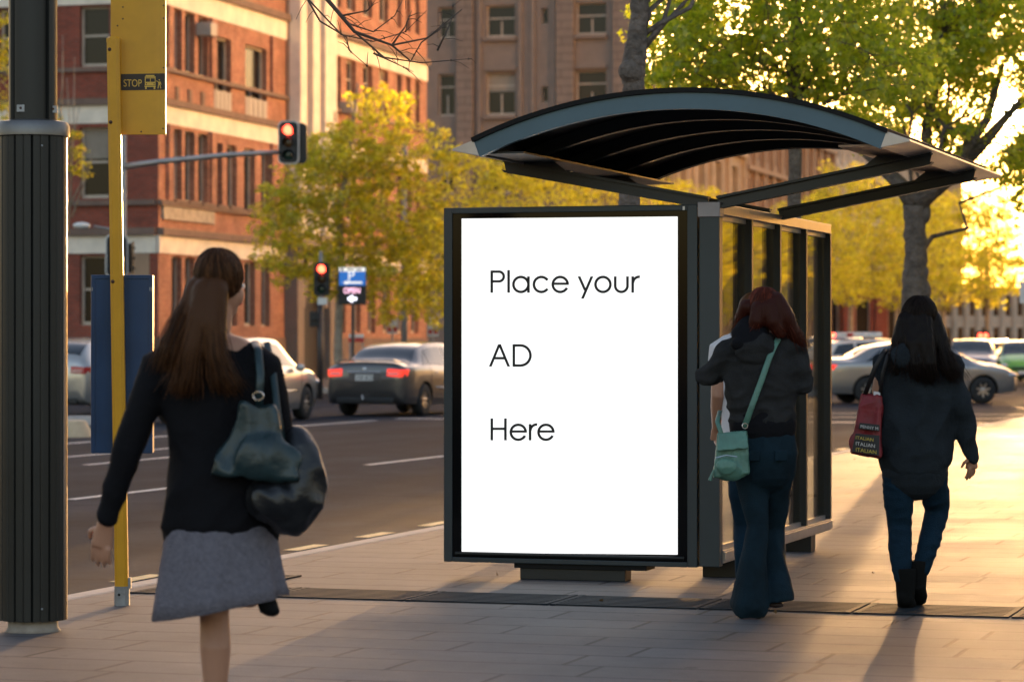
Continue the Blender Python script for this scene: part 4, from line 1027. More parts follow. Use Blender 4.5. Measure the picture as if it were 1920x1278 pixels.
# street lamp reaching in over the crossing
d = 72.0; k_ = d / F
SLM = thing('street_lamp', 'white dome street lamp on a thin arm left of the yellow post', 'street lamp', ((215 - CX) * k_, d, -.12))
def lo2(px, py): return ((px - 215) * k_, 0, z_of(py, d) + .12)
MB().tube([(0, 0, 0), lo2(215, 440), lo2(213, 433), lo2(205, 429), lo2(175, 424)], [.06, .045, .04, .03, .025], 10).build('pole', M['grey_pole'], SLM, smooth=True)
MB().ell(lo2(153, 423), (17 * k_, .16, 6.5 * k_), 16, 8).build('lamp_head', M['white'], SLM, smooth=True)
# second signal post with parking sign beside it
d = 76.0; k_ = d / F
T2 = thing('traffic_signal', 'slim traffic signal with red light left of the parking sign', 'traffic signal', ((600 - CX) * k_, d, -.12))
def lo3(px, py, dy=0): return ((px - 600) * k_, dy, z_of(py, d) + .12)
MB().tube([(0, 0, 0), lo3(600, 560)], [.075, .065], 12).build('pole', M['dk_pole'], T2, smooth=True)
MB().tube([lo3(603, 700, .3), lo3(601, 560, .3), lo3(600, 470, .3)], [.07, .055, .045], 12).build('rear_pole', M['grey_pole'], T2, smooth=True)
signal(T2, lo3(604, 523, -.12), 33 * k_, 66 * k_, 3, yaw=R(-4), edge=False)
b = MB(); b.box(lo3(596, 0)[0], lo3(614, 0)[0], -.12, -.10, lo3(0, 571)[2], lo3(0, 558)[2]); b.build('turn_plate', M['white'], T2)
b = MB(); b.box(lo3(581, 0)[0], lo3(598, 0)[0], -.1, .12, lo3(0, 613)[2], lo3(0, 584)[2]); b.box(lo3(585, 0)[0], lo3(599, 0)[0], -.2, -.101, lo3(0, 600)[2], lo3(0, 597)[2]); b.build('pedestrian_lantern', M['sigblack'], T2, bevel=.01)
# parking sign
M['blues'] = mat('parking_blue_backlit', (.02, .16, .48), .4, emit=(.02, .16, .60), estr=.07)
M['ledw'] = mat('led_white', (.6, .6, .7), .4, emit=(.85, .85, 1.0), estr=.42); M['ledp'] = mat('led_pink', (.6, .3, .5), .4, emit=(1.0, .55, .72), estr=.30)
M['header'] = mat('pale_header', (.75, .72, .66), .5, emit=(1, .95, .85), estr=.10)
PK = thing('parking_sign', 'blue parking sign with an illuminated OPEN message on a dark post', 'sign', ((661 - CX) * k_, d, -.12))
def lo4(px, py, dy=0): return ((px - 661) * k_, dy, z_of(py, d) + .12)
def pq(b, x0, x1, y0, y1, dy): p, q = lo4(x0, y1, dy), lo4(x1, y0, dy); b.add([p, (q[0], dy, p[2]), q, (p[0], dy, q[2])], [(0, 1, 2, 3)])
MB().box(lo4(658.5, 0)[0], lo4(664.5, 0)[0], .02, .10, 0, lo4(0, 572)[2]).build('post', M['dk_pole'], PK)
MB().box(lo4(634.5, 0)[0], lo4(686.5, 0)[0], 0, .15, lo4(0, 571)[2], lo4(0, 500.5)[2]).build('cabinet', M['sigblack'], PK, bevel=.01)
b = MB(); pq(b, 636, 685, 509, 535, -.006); b.build('blue_face', M['blues'], PK)
b = MB(); pq(b, 636, 685, 501.5, 508.7, -.006); b.build('header_face', M['header'], PK)
b = MB(); pq(b, 639.5, 644, 502.5, 507.5, -.008); pq(b, 651, 664, 503.8, 506.6, -.008); pq(b, 668, 678, 503.8, 506.6, -.008); b.build('header_marks', M['sigblack'], PK)
text_mesh('letter_p', 'P', 27 * k_, M['header'], PK, lo4(651.3, 526, -.01), (1, 0, 0), (0, 0, 1), ext=.02)
b = MB(); pq(b, 649, 679, 527.8, 531.5, -.011); p = [lo4(642.5, 529.7, -.011), lo4(650, 526.5, -.011), lo4(650, 533, -.011)]; b.add(p, [(0, 2, 1)]); b.build('arrow', M['header'], PK)
text_mesh('open_lettering', 'OPEN', 15.2 * k_, M['ledp'], PK, lo4(644, 549.8, -.01), (1, 0, 0), (0, 0, 1), ext=.004, sx=.80)
b = MB(); pq(b, 660, 669, 557.5, 562.5, -.011); b.add([lo4(651, 560, -.011), lo4(661, 552.5, -.011), lo4(661, 567.5, -.011)], [(0, 2, 1)]); b.build('led_arrow', M['ledw'], PK)
# little parking restriction plates
M['redp'] = mat('red_print', (.55, .04, .03), .5)
for i, (px_, top, bot, base_py, lb) in enumerate(((736, 597, 626, 690, 'pair of small red and white parking plates left of the poster case'), (812, 588, 630, 690, 'red and white parking plates half behind the poster case edge'))):
    d2 = 84; k2 = d2 / F; S_ = thing('parking_plates', lb, 'sign', ((px_ - CX) * k2, d2, -.1))
    MB().tube([(0, 0, 0), (0, 0, z_of(top - 3, d2) + .1)], .03, 8).build('post', M['grey_pole'], S_)
    h0, h1 = z_of(bot, d2) + .1, z_of(top, d2) + .1
    for sgn in (-1, 1):
        x0_, x1_ = (-.15, -.005) if sgn < 0 else (.005, .15)
        pl = MB().box(x0_, x1_, -.05, -.035, h0, h1 - (.12 if sgn < 0 else 0)).build('plate', M['white_edge'], S_)
        MB().box(x0_ + .02, x1_ - .02, -.053, -.0505, h0 + .06, h0 + .20).build('red_marking', M['redp'], pl)
# grey lamp pole by the plane tree, and red and white barrier
k2 = 86 / F
o = thing('lamp_post', 'tall grey lamp post behind the plane tree crown', 'lamp post', ((758 - CX) * k2, 86, -.1)); MB().tube([(0, 0, 0), (0, 0, 3), (0, 0, 7.5)], [.11, .09, .07], 12).build('pole', M['grey_pole'], o, smooth=True)
MB().lathe([(.16, 0), (.14, .35), (.11, .4)], n=14).build('base', M['dk_pole'], o)
o = thing('barrier', 'red and white barrier board just above the grey sedan roof', 'barrier', ((668 - CX) * 80 / F, 80, -.1)); kk = 80 / F
b = MB(); b.box(-14 * kk, 14 * kk, 0, .04, z_of(641, 80) + .1, z_of(633, 80) + .1); b.build('red_board', M['redp'], o)
b = MB(); b.box(-14 * kk, 14 * kk, 0, .04, z_of(632.8, 80) + .1, z_of(626, 80) + .1); b.build('white_board', M['white'], o)
for sgn in (-1, 1): MB().box(sgn * .17 - .02, sgn * .17 + .02, .041, .08, 0, z_of(626, 80) + .1).build('leg', M['galv'], o)
# far red signals
d = 118; k_ = d / F
T3 = thing('traffic_signal', 'distant traffic signal with twin red lights right of the dark hooded woman', 'traffic signal', ((1843 - CX) * k_, d, -.12))
MB().tube([(0, 0, 0), (0, 0, z_of(645, d) + .12)], .07, 10).build('pole', M['dk_pole'], T3)
MB().box(-13 * k_, 13 * k_, 0, .25, z_of(658, d) + .12, z_of(620, d) + .12).build('lantern_housing', M['sigblack'], T3, bevel=.02)
for q in (-5, 5): MB().ell((q * k_, -.02, z_of(629, d) + .12), (4.2 * k_, .05, 4.2 * k_), 14, 8).build('lamp', M['redlamp'], T3, smooth=True)
# white board sign at the right edge
o = thing('street_sign', 'white sign plate cut by the right edge of the photo', 'sign', ((1921 - CX) * 60 / F, 60, -.1)); kk = 60 / F
MB().tube([(.06, .05, 0), (.06, .05, z_of(520, 60) + .1)], .03, 8).build('post', M['grey_pole'], o)
MB().box(-9 * kk, 14 * kk, 0, .02, z_of(568, 60) + .1, z_of(527, 60) + .1).build('plate', M['white'], o)
# traffic island nose at left
p = grd(132, 818, -.12)
b = MB(); V = []
for j in range(17):
    a = math.pi * j / 16 - math.pi / 2
    V.append((math.cos(a) * .38 + .0, math.sin(a) * .5, 0)); V.append((math.cos(a) * .24, math.sin(a) * .36, .26))
V += [(-1.6, -.5, 0), (-1.6, -.36, .26), (-1.6, .5, 0), (-1.6, .36, .26)]
n = 16; Fs = [(2 * j, 2 * j + 2, 2 * j + 3, 2 * j + 1) for j in range(n)]
Fs += [(34, 0, 1, 35), (2 * n, 36, 37, 2 * n + 1), tuple([35] + [2 * j + 1 for j in range(n + 1)] + [37])]
b.add(V, Fs); o = b.build('island_nose', mat('sandy_concrete', (.60, .46, .30), .85, 0, .2, 3), loc=(p.x, p.y, -.121), rotz=.1, bevel=.03)
tag(o, 'rounded sandy concrete traffic island nose on the road behind the black column', 'kerb block')
p = grd(150, 796, -.12)
o = MB().hexa([(-2.2, -.3, 0), (.5, -.3, 0), (.5, .3, 0), (-2.2, .3, 0), (-2.2, -.2, .16), (.3, -.2, .16), (.3, .2, .16), (-2.2, .2, .16)]).build('island_kerb', M['kerb'], loc=(p.x, p.y, -.121), bevel=.02)
tag(o, 'low concrete island kerb under the silver wagon beyond the sandy island nose', 'kerb block')
# ------------------------------------------------------------------ vehicles
def paint(name, c, metal=.6, rough=.30): return mat(name, c, rough, metal, .06, 1.5, coat=1.0)
M['carglass'] = mat('car_glass', (.018, .024, .028), .04, 0, 0, spec=1.0)
M['rim'] = mat('alloy_rim', (.55, .54, .52), .3, .9, .05)
M['tail'] = mat('tail_lamp_red', (.45, .012, .010), .15, coat=.6); M['tailw'] = mat('tail_lamp_clear', (.75, .45, .40), .15)
M['taillit'] = mat('lit_tail_lamp', (.6, .02, .01), .2, emit=(1, .05, .03), estr=.16)
M['head'] = mat('headlamp_glass', (.55, .56, .58), .1, .4); M['chrome'] = mat('chrome', (.75, .75, .75), .12, 1)
M['plate'] = mat('number_plate_white', (.72, .70, .66), .5); M['trim'] = mat('black_plastic_trim', (.02, .02, .02), .55)
def pchip(xs, ys, x):
    n = len(xs)
    if x <= xs[0]: return ys[0]
    if x >= xs[-1]: return ys[-1]
    i = max(j for j in range(n - 1) if xs[j] <= x)
    def m(j):
        if j == 0 or j == n - 1: return 0 if False else ((ys[1] - ys[0]) / (xs[1] - xs[0]) if j == 0 else (ys[-1] - ys[-2]) / (xs[-1] - xs[-2]))
        a, b_ = (ys[j] - ys[j - 1]) / (xs[j] - xs[j - 1]), (ys[j + 1] - ys[j]) / (xs[j + 1] - xs[j])
        return 0 if a * b_ <= 0 else 2 * a * b_ / (a + b_)
    h = xs[i + 1] - xs[i]; t = (x - xs[i]) / h; m0, m1 = m(i), m(i + 1)
    return (2 * t**3 - 3 * t**2 + 1) * ys[i] + (t**3 - 2 * t**2 + t) * h * m0 + (-2 * t**3 + 3 * t**2) * ys[i + 1] + (t**3 - t**2) * h * m1
# stations: y, bottom, half width, belt, roof, roof half width
SHAPES = {
 'sedan': [(-2.40, .50, .66, .82, .90, .52), (-2.37, .36, .78, .93, 1.02, .62), (-2.25, .25, .86, .98, 1.075, .68), (-1.75, .23, .90, 1.0, 1.10, .69), (-1.15, .21, .91, .99, 1.365, .585), (-.6, .20, .91, .97, 1.455, .565), (0, .20, .91, .95, 1.47, .56), (.5, .20, .91, .94, 1.44, .57), (1.35, .21, .91, .93, 1.03, .70), (1.9, .23, .88, .86, .93, .66), (2.28, .27, .78, .74, .80, .58), (2.40, .42, .62, .62, .68, .46)],
 'wagon': [(-2.35, .50, .68, .90, .98, .56), (-2.31, .34, .80, 1.02, 1.12, .63), (-2.15, .25, .88, 1.04, 1.30, .64), (-1.8, .23, .90, 1.04, 1.46, .61), (-1.2, .21, .91, 1.02, 1.53, .60), (-.4, .20, .91, 1.0, 1.56, .60), (.4, .20, .91, .98, 1.53, .60), (1.3, .21, .91, .97, 1.08, .70), (1.85, .23, .88, .90, .97, .66), (2.2, .27, .79, .78, .84, .58), (2.32, .42, .64, .64, .70, .46)],
 'hatch': [(-1.95, .50, .62, .90, .98, .50), (-1.92, .34, .74, 1.0, 1.10, .58), (-1.75, .25, .82, 1.0, 1.30, .58), (-1.4, .23, .84, 1.0, 1.44, .55), (-.8, .21, .85, .98, 1.50, .55), (-.1, .20, .85, .96, 1.51, .55), (.4, .20, .85, .94, 1.46, .55), (1.15, .21, .84, .92, 1.06, .66), (1.6, .24, .80, .82, .90, .62), (1.88, .30, .70, .70, .76, .52), (1.95, .42, .56, .60, .66, .42)],
}
NV = 10
def sect(S_, y):
    xs = [q[0] for q in S_]; zb_, w, be, tp, wt = [pchip(xs, [q[i] for q in S_], y) for i in range(1, 6)]
    be = min(be, tp - .06); hw = min(wt + .02, w * .93)
    return [(0, zb_), (w * .86, zb_), (w * .965, zb_ + .07), (w * .995, zb_ + .22), (w, (zb_ + be) / 2 + .08), (w * .992, be - .10), (w * .95, be), (hw + .02, tp - .055), (hw * .84, tp - .008), (hw * .45, tp + .012), (0, tp + .02)]
def surf(S_, y, v):
    P = sect(S_, y); i = min(int(v), NV - 1); t = v - i
    p0, p1, p2, p3 = P[max(i - 1, 0)], P[i], P[i + 1], P[min(i + 2, NV)]
    if i == 6 or i == 0 or i == NV - 1:
        return tuple(p1[k] * (1 - t) + p2[k] * t for k in (0, 1))
    def cr(k): return .5 * (2 * p1[k] + (p2[k] - p0[k]) * t + (2 * p0[k] - 5 * p1[k] + 4 * p2[k] - p3[k]) * t * t + (3 * p1[k] - p0[k] - 3 * p2[k] + p3[k]) * t ** 3)
    return cr(0), cr(1)
def car(label, kind, pm, loc, head, cat='car', group=None, lit=False, spoiler=False, name='parked_car', plate='', detail=True, sc=1.0):
    S_ = SHAPES[kind]; T_ = thing(name, label, cat, loc, -head, group); T_.scale = (sc, sc, sc); y0, y1 = S_[0][0], S_[-1][0]
    wb = .34; ya, yf = y0 + 1.0, y1 - .93; wr_ = .325; hw = S_[5][2]
    ny = 64; sub = 3; V = []; Fs = []; rowlen = None
    us = [y0 + (y1 - y0) * (.5 - .5 * math.cos(math.pi * i / ny)) for i in range(ny + 1)]
    vs_ = [i / sub for i in range(NV * sub + 1)]; m = len(vs_)
    for u in us:
        h = [surf(S_, u, v) for v in vs_]
        V += [(x_, u, z_) for x_, z_ in h] + [(-x_, u, z_) for x_, z_ in h[-2:0:-1]]
    n = 2 * m - 2
    for i in range(ny):
        for j in range(n): Fs.append((i * n + j, (i + 1) * n + j, (i + 1) * n + (j + 1) % n, i * n + (j + 1) % n))
    Fs += [tuple(range(n)), tuple(reversed([ny * n + j for j in range(n)]))]
    b = MB(); b.add(V, Fs); body = b.build('body', [pm, M['trim']], T_)
    cut = MB()
    for yy in (ya, yf):
        for sg_ in (-1, 1):
            cut.tube([(sg_ * (hw - .24), yy, wr_), (sg_ * (hw + .3), yy, wr_)], wr_ + .055, 28)
    co = cut.build('cutter', [pm, M['trim']]); co.data.polygons.foreach_set('material_index', [1] * len(co.data.polygons))
    md = body.modifiers.new('b', 'BOOLEAN'); md.operation = 'DIFFERENCE'; md.object = co; md.solver = 'EXACT'; md.material_mode = 'INDEX' if hasattr(md, 'material_mode') else md.material_mode
    bp_loc = T_.location.copy(); T_.location = (0, 0, 0); T_.rotation_euler = (0, 0, 0); T_.scale = (1, 1, 1)
    bpy.context.view_layer.update(); dg = bpy.context.evaluated_depsgraph_get()
    me = bpy.data.meshes.new_from_object(body.evaluated_get(dg)); body.modifiers.clear(); body.data = me
    me.polygons.foreach_set('use_smooth', [True] * len(me.polygons))
    bmx = bmesh.new(); bmx.from_mesh(me)
    for e_ in bmx.edges:
        if len(e_.link_faces) == 2 and e_.calc_face_angle(0) > R(38): e_.smooth = False
    bmx.to_mesh(me); bmx.free()
    bpy.data.objects.remove(co); T_.location = bp_loc; T_.rotation_euler = (0, 0, -head); T_.scale = (sc, sc, sc)
    def patch(nm, mt, C, sides=(1, -1), off=.006, nu=8, nv=5, par=None):
        for sg_ in sides:
            V = []
            for i in range(nu + 1):
                for j in range(nv + 1):
                    a, c = i / nu, j / nv
                    y_ = (C[0][0] * (1 - a) + C[1][0] * a) * (1 - c) + (C[3][0] * (1 - a) + C[2][0] * a) * c
                    v_ = (C[0][1] * (1 - a) + C[1][1] * a) * (1 - c) + (C[3][1] * (1 - a) + C[2][1] * a) * c
                    x_, z_ = surf(S_, y_, v_); e1 = surf(S_, y_ + .01, v_); e0 = surf(S_, y_ - .01, v_); f1 = surf(S_, y_, min(v_ + .05, NV)); f0 = surf(S_, y_, v_ - .05)
                    du = Vector((e1[0] - e0[0], .02, e1[1] - e0[1])); dv = Vector((f1[0] - f0[0], 0, f1[1] - f0[1])); nn = du.cross(dv)
                    if nn.length < 1e-9: nn = Vector((0, 0, 1))
                    nn.normalize()
                    if nn.dot(Vector((x_, 0, z_ - .6))) < 0: nn = -nn
                    p = Vector((x_, y_, z_)) + nn * off; V.append((p.x * sg_, p.y, p.z))
            Fs = [(i * (nv + 1) + j, (i + 1) * (nv + 1) + j, (i + 1) * (nv + 1) + j + 1, i * (nv + 1) + j + 1) for i in range(nu) for j in range(nv)]
            if sg_ < 0: Fs = [f[::-1] for f in Fs]
            b_ = MB(); b_.add(V, Fs); b_.build(nm, mt, par or T_, smooth=True)
    def full(nm, mt, ya_, yb_, v0, off=.006):   # patch spanning both sides over the centre
        V = []; nu = 10; vv = [v0 + (NV - v0) * j / 8 for j in range(9)]
        for i in range(nu + 1):
            y_ = ya_ + (yb_ - ya_) * i / nu; sl = (surf(S_, y_ + .01, 9)[1] - surf(S_, y_ - .01, 9)[1]) / .02; nrm = Vector((0, -sl, 1)).normalized()
            h = [surf(S_, y_, v) for v in vv]
            for x_, z_ in [(x_, z_) for x_, z_ in h] + [(-x_, z_) for x_, z_ in h[-2::-1]]: V.append((x_ * .995, y_ + nrm.y * off, z_ + nrm.z * off))
        w_ = 17; b_ = MB(); b_.add(V, [(i * w_ + j, i * w_ + j + 1, (i + 1) * w_ + j + 1, (i + 1) * w_ + j) for i in range(nu) for j in range(16)]); b_.build(nm, mt, T_, smooth=True)
    if kind == 'sedan':
        full('rear_windscreen', M['carglass'], -1.80, -1.04, 7.35); full('windscreen', M['carglass'], .56, 1.42, 7.35)
        patch('window', M['carglass'], [(-1.45, 6.12), (-1.12, 6.12), (-1.00, 6.90), (-1.02, 6.90)]); patch('window', M['carglass'], [(-1.08, 6.12), (-.12, 6.12), (-.14, 6.92), (-.95, 6.92)])
        patch('window', M['carglass'], [(-.04, 6.12), (1.02, 6.12), (.48, 6.90), (-.06, 6.92)])
    elif kind == 'wagon':
        full('rear_windscreen', M['carglass'], -2.22, -1.72, 7.35); full('windscreen', M['carglass'], .46, 1.36, 7.35)
        patch('window', M['carglass'], [(-2.0, 6.15), (-1.22, 6.12), (-1.22, 6.92), (-1.75, 6.90)]); patch('window', M['carglass'], [(-1.14, 6.12), (-.16, 6.12), (-.16, 6.92), (-1.14, 6.92)])
        patch('window', M['carglass'], [(-.08, 6.12), (.98, 6.12), (.42, 6.90), (-.08, 6.92)])
    else:
        full('rear_windscreen', M['carglass'], -1.84, -1.40, 7.35); full('windscreen', M['carglass'], .44, 1.20, 7.35)
        patch('window', M['carglass'], [(-1.55, 6.15), (-.92, 6.12), (-.90, 6.92), (-1.35, 6.90)]); patch('window', M['carglass'], [(-.84, 6.12), (.85, 6.12), (.38, 6.90), (-.82, 6.92)])
    tl = M['taillit'] if lit else M['tail']
    # lamps: side-wrapping blocks
    for sg_ in (-1, 1):
        x_ = surf(S_, y0 + .13, 5)[0]; zt2 = sect(S_, y0 + .13)[6][1]
        b_ = MB(); zz0, zz1 = zt2 - .19, zt2 - .045
        P = []
        for zq, sh in ((zz0, .0), (zz1, .015)):
            P += [(sg_ * (x_ - .36), y0 - .022 + sh, zq + .02), (sg_ * (x_ - .08), y0 - .005 + sh, zq), (sg_ * (x_ + .012), y0 + .14, zq + .01), (sg_ * (x_ + .012), y0 + .40, zq + .07 if zq == zz0 else zq), (sg_ * (x_ - .1), y0 + .4, zq + .03), (sg_ * (x_ - .36), y0 + .2, zq + .02)]
        b_.add(P, [(5, 4, 3, 2, 1, 0), (6, 7, 8, 9, 10, 11)] + [(i, (i + 1) % 6, 6 + (i + 1) % 6, 6 + i) for i in range(6)])
        lt_ = b_.build('tail_lamp', tl, T_, bevel=.012)
        b_ = MB(); b_.box(min(sg_ * (x_ - .33), sg_ * (x_ - .12)), max(sg_ * (x_ - .33), sg_ * (x_ - .12)), y0 - .028, y0 + .03, zz0 + .045, zz0 + .085); b_.build('reversing_lens', M['tailw'], lt_)
        xf = surf(S_, y1 - .2, 5)[0]; zf = sect(S_, y1 - .2)[6][1]
        b_ = MB(); b_.ell((sg_ * (xf - .14), y1 - .20, zf - .10), (.19, .19, .085), 16, 10); b_.build('headlight', M['head'], T_, smooth=True)
    zb2 = .62
    b_ = MB(); b_.box(-.60, .60, y0 - .03, y0 + .2, .40, .62); b_.build('rear_bumper', pm, T_, bevel=.05) if False else None
    b_ = MB(); b_.box(-.62, .62, y0 + .0, y0 + .2, .255, .385); b_.build('rear_apron', M['trim'], T_, bevel=.03)
    zp = .80 if kind == 'sedan' else .84
    fr_ = MB().box(-.34, .34, y0 - .012, y0 + .06, zp - .115, zp + .075).build('plate_recess', M['trim'] if kind != 'sedan' else pm, T_, bevel=.012)
    pl_ = MB().box(-.19, .19, y0 - .022, y0 - .0125, zp - .085, zp + .035).build('number_plate', M['plate'], fr_)
    if plate: text_mesh('plate_lettering', plate, .115, M['trim'], pl_, (-.165, y0 - .0235, zp - .065), (1, 0, 0), (0, 0, 1), sx=.72)
    MB().box(-.36, .36, y0 - .016, y0 + .01, zp + .078, zp + .10).build('chrome_strip', M['chrome'], T_, bevel=.004)
    b_ = MB(); b_.box(-.62, .62, y1 - .16, y1 + .012, .30, .47); b_.build('front_grille', M['trim'], T_, bevel=.03)
    b_ = MB(); b_.box(-.38, .38, y1 - .12, y1 + .008, .54, .62); b_.build('upper_grille', M['trim'], T_, bevel=.02)
    MB().box(-.19, .19, y1 + .0125, y1 + .02, .40, .50).build('front_plate', M['plate'], T_)
    MB().ell((0, y0 - .0, zp + .145), (.055, .012, .03), 12, 8).build('badge', M['chrome'], T_, smooth=True)
    for sg_ in (-1, 1):
        b_ = MB(); b_.ell((sg_ * (hw + .07), 0.80 if kind != 'hatch' else .66, 1.0), (.10, .06, .07), 12, 8); b_.build('mirror', pm, T_, smooth=True)
        for yy in (-.86, .12):
            xx = surf(S_, yy, 5.3)[0]; b_ = MB(); b_.box(min(sg_ * xx, sg_ * (xx + .022)), max(sg_ * xx, sg_ * (xx + .022)), yy - .10, yy + .10, .855, .885); b_.build('door_handle', M['chrome'], T_, bevel=.006)
        for yy in (-1.12 if kind != 'hatch' else -.9, -.08, 1.08 if kind != 'hatch' else .9):   # door seams
            pts = [(sg_ * (surf(S_, yy, v)[0] + .0015), yy, surf(S_, yy, v)[1]) for v in (3, 3.5, 4, 4.5, 5, 5.5, 6)]; b_ = MB(); b_.tube(pts, .004, 4); b_.build('door_seam', M['trim'], T_)
        b_ = MB(); pts = [(sg_ * (surf(S_, yy, 3.6)[0] + .004), yy, surf(S_, yy, 3.6)[1]) for yy in (ya + .5, -.5, 0, .5, yf - .5)]; b_.tube(pts, .012, 6); b_.build('side_moulding', M['chrome'], T_, smooth=True)
    if spoiler:
        b_ = MB(); b_.box(-.60, .60, y0 + .05, y0 + .16, 1.115, 1.13)
        for sg_ in (-1, 1): b_.hexa([(sg_ * .6, y0 + .05, 1.09), (sg_ * .72, y0 + .16, 1.06), (sg_ * .72, y0 + .22, 1.06), (sg_ * .6, y0 + .16, 1.09), (sg_ * .6, y0 + .05, 1.13), (sg_ * .72, y0 + .16, 1.08), (sg_ * .72, y0 + .22, 1.08), (sg_ * .6, y0 + .16, 1.13)])
        b_.build('boot_spoiler', pm, T_, bevel=.006)
        b_ = MB(); b_.tube([(.0, y0 + .1, .33), (.0, y0 - .08, .33), (0, y0 - .1, .38)], .018, 8); b_.ell((0, y0 - .10, .41), (.027, .027, .027), 10, 7); b_.build('tow_ball', M['chrome'], T_, smooth=True)
    # wheels
    for yy in (ya, yf):
        for sg_ in (-1, 1):
            xo = sg_ * (hw - .02); xi = sg_ * (hw - .22)
            W_ = MB(); prof = [(.17, 0), (.215, -.004), (.30, .0), (.322, .03), (.325, .10), (.322, .17), (.30, .20), (.17, .20)]
            W_.lathe(prof, n=32, cap=False); W_.v = [(xo - sg_ * z_, yy + x_, wr_ + y_) for x_, y_, z_ in W_.v]; wh = W_.build('wheel', M['rubber'], T_, smooth=True)
            Rm = MB(); Rm.lathe([(.222, -.004), (.222, .012), (.205, .03), (.200, .15)], n=32, cap=False)
            Rm.v = [(xo - sg_ * z_, yy + x_, wr_ + y_) for x_, y_, z_ in Rm.v]
            for q in range(7):
                a = 2 * math.pi * q / 7 + .2; c0 = Vector((xo - sg_ * .022, yy + .03 * math.cos(a), wr_ + .03 * math.sin(a))); c1 = Vector((xo - sg_ * .012, yy + .208 * math.cos(a), wr_ + .208 * math.sin(a)))
                Rm.obox(c0, c1, .045, .02, up=(1, 0, 0))
            Rm.ell((xo - sg_ * .02, yy, wr_), (.018, .06, .06), 12, 8); Rm.build('rim', M['rim'], wh, smooth='auto')
            Dk = MB(); Dk.lathe([(.0, .06), (.20, .06)], n=20, cap=False); Dk.v = [(xo - sg_ * z_, yy + x_, wr_ + y_) for x_, y_, z_ in Dk.v]; Dk.build('brake_disc', M['trim'], wh)
    return T_
p_grey = paint('grey_bronze_car_paint', (.115, .108, .102), .6); p_silver = paint('silver_car_paint', (.50, .48, .45), .7); p_white = paint('white_car_paint', (.70, .68, .64), .0)
p_dsilver = paint('warm_silver_car_paint', (.36, .34, .32), .7); p_green = paint('lime_green_car_paint', (.16, .42, .05), .1); p_navy = paint('dark_navy_car_paint', (.05, .06, .09), .4)
def cpos(px, d): return ((px - CX) * d / F, d, -.121)
def by_rear(px_l, d, head, halfw, halfl):  # centre from rear left corner pixel
    x_ = (px_l - CX) * d / F; return (x_ + halfw * math.cos(head) + halfl * math.sin(head), d + halfl * math.cos(head) - halfw * math.sin(head), -.121)
car('grey sedan with red tail lamps and boot spoiler waiting left of the poster case', 'sedan', p_grey, by_rear(606, 58.5, R(21), .90, 2.4), R(21), spoiler=True, plate='S187 BCD', name='car', lit=True)
car('silver wagon seen from behind between the black column and the blue box', 'wagon', p_silver, by_rear(14, 58.0, R(19), .90, 2.35), R(19), name='car', plate='XCA 042')
car('shiny silver wagon behind the woman with the ponytail, left of the grey sedan', 'wagon', p_silver, by_rear(262, 53.0, R(17), .90, 2.35), R(17), name='car')
car('silver sedan driving across between the two women on the right', 'sedan', p_dsilver, ((1712 - CX) * 71 / F, 71, -.121), R(80), name='car', lit=True)
# white utility behind, small vehicles at right
car('white hatchback beside the black end mullion of the shelter', 'hatch', p_white, cpos(1562, 92), R(-160), name='car', sc=1.1)
car('dark nosed silver wagon facing the camera right of the long haired woman', 'wagon', p_navy, cpos(1822, 100), R(190), name='car')
car('grey sedan parked between the dark wagon and the green hatchback', 'sedan', p_dsilver, cpos(1862, 109), R(200), name='car')
car('lime green hatchback facing the camera at the right edge', 'hatch', p_green, cpos(1912, 100), R(186), name='car')
car('white sedan far back behind the lime green hatchback', 'sedan', p_white, cpos(1925, 135), R(190), name='car')
car('white wagon far back under the distant traffic signal', 'wagon', p_white, cpos(1868, 150), R(190), name='car')
UT = car('white patrol wagon with a roof light bar behind the crossing silver sedan', 'wagon', p_white, cpos(1650, 88), R(70), name='car')
b = MB(); b.box(-.55, .55, -1.3, -.2, 1.60, 1.76); lb_ = b.build('light_bar', M['white'], UT, bevel=.03)
for q in (-.5, .5): MB().box(q - .09, q + .09, -1.32, -1.18, 1.62, 1.74).build('red_beacon', M['redlamp'] if q < 0 else M['tail'], lb_, bevel=.02)
# ------------------------------------------------------------------ people
M['skin'] = mat('skin', (.42, .21, .13), .5, 0, .06, 8); M['skind'] = mat('tanned_skin', (.34, .16, .09), .5, 0, .06, 8)
M['hairb'] = hair_mat('dark_brown_hair', (.060, .024, .009)); M['hairr'] = hair_mat('auburn_hair', (.075, .014, .006))
M['hairk'] = hair_mat('near_black_hair', (.011, .005, .003), .4, 1.9)
M['jacketb'] = mat('black_jacket_cloth', (.006, .006, .008), .8, 0, .2, 9, .3, 120, spec=.12); M['jacketg'] = mat('charcoal_knit', (.026, .026, .027), .9, 0, .25, 12, .6, 160, spec=.12)
M['hoodie'] = mat('slate_hoodie_fleece', (.018, .023, .028), .92, 0, .2, 9, .5, 140, spec=.12)
M['denim'] = mat('dark_blue_denim', (.006, .020, .036), .85, 0, .35, 7, .4, 150, spec=.12); M['denim2'] = mat('dark_teal_denim', (.007, .018, .027), .85, 0, .4, 6, .4, 150, spec=.12)
M['skirt'] = mat('grey_blue_tweed', (.150, .142, .168), .9, 0, .22, 60, .8, 130, spec=.12)
M['bootk'] = mat('black_suede', (.006, .006, .006), .85, 0, .2, 9, spec=.12); M['sandal'] = mat('dark_sandal', (.03, .015, .012), .5)
M['tshirt'] = mat('white_cotton', (.62, .60, .62), .8, 0, .05, 5); M['eyew'] = mat('eye_white', (.7, .7, .68), .2); M['eyed'] = mat('eye_dark', (.02, .012, .01), .15)
M['lips'] = mat('lips', (.35, .10, .08), .4)
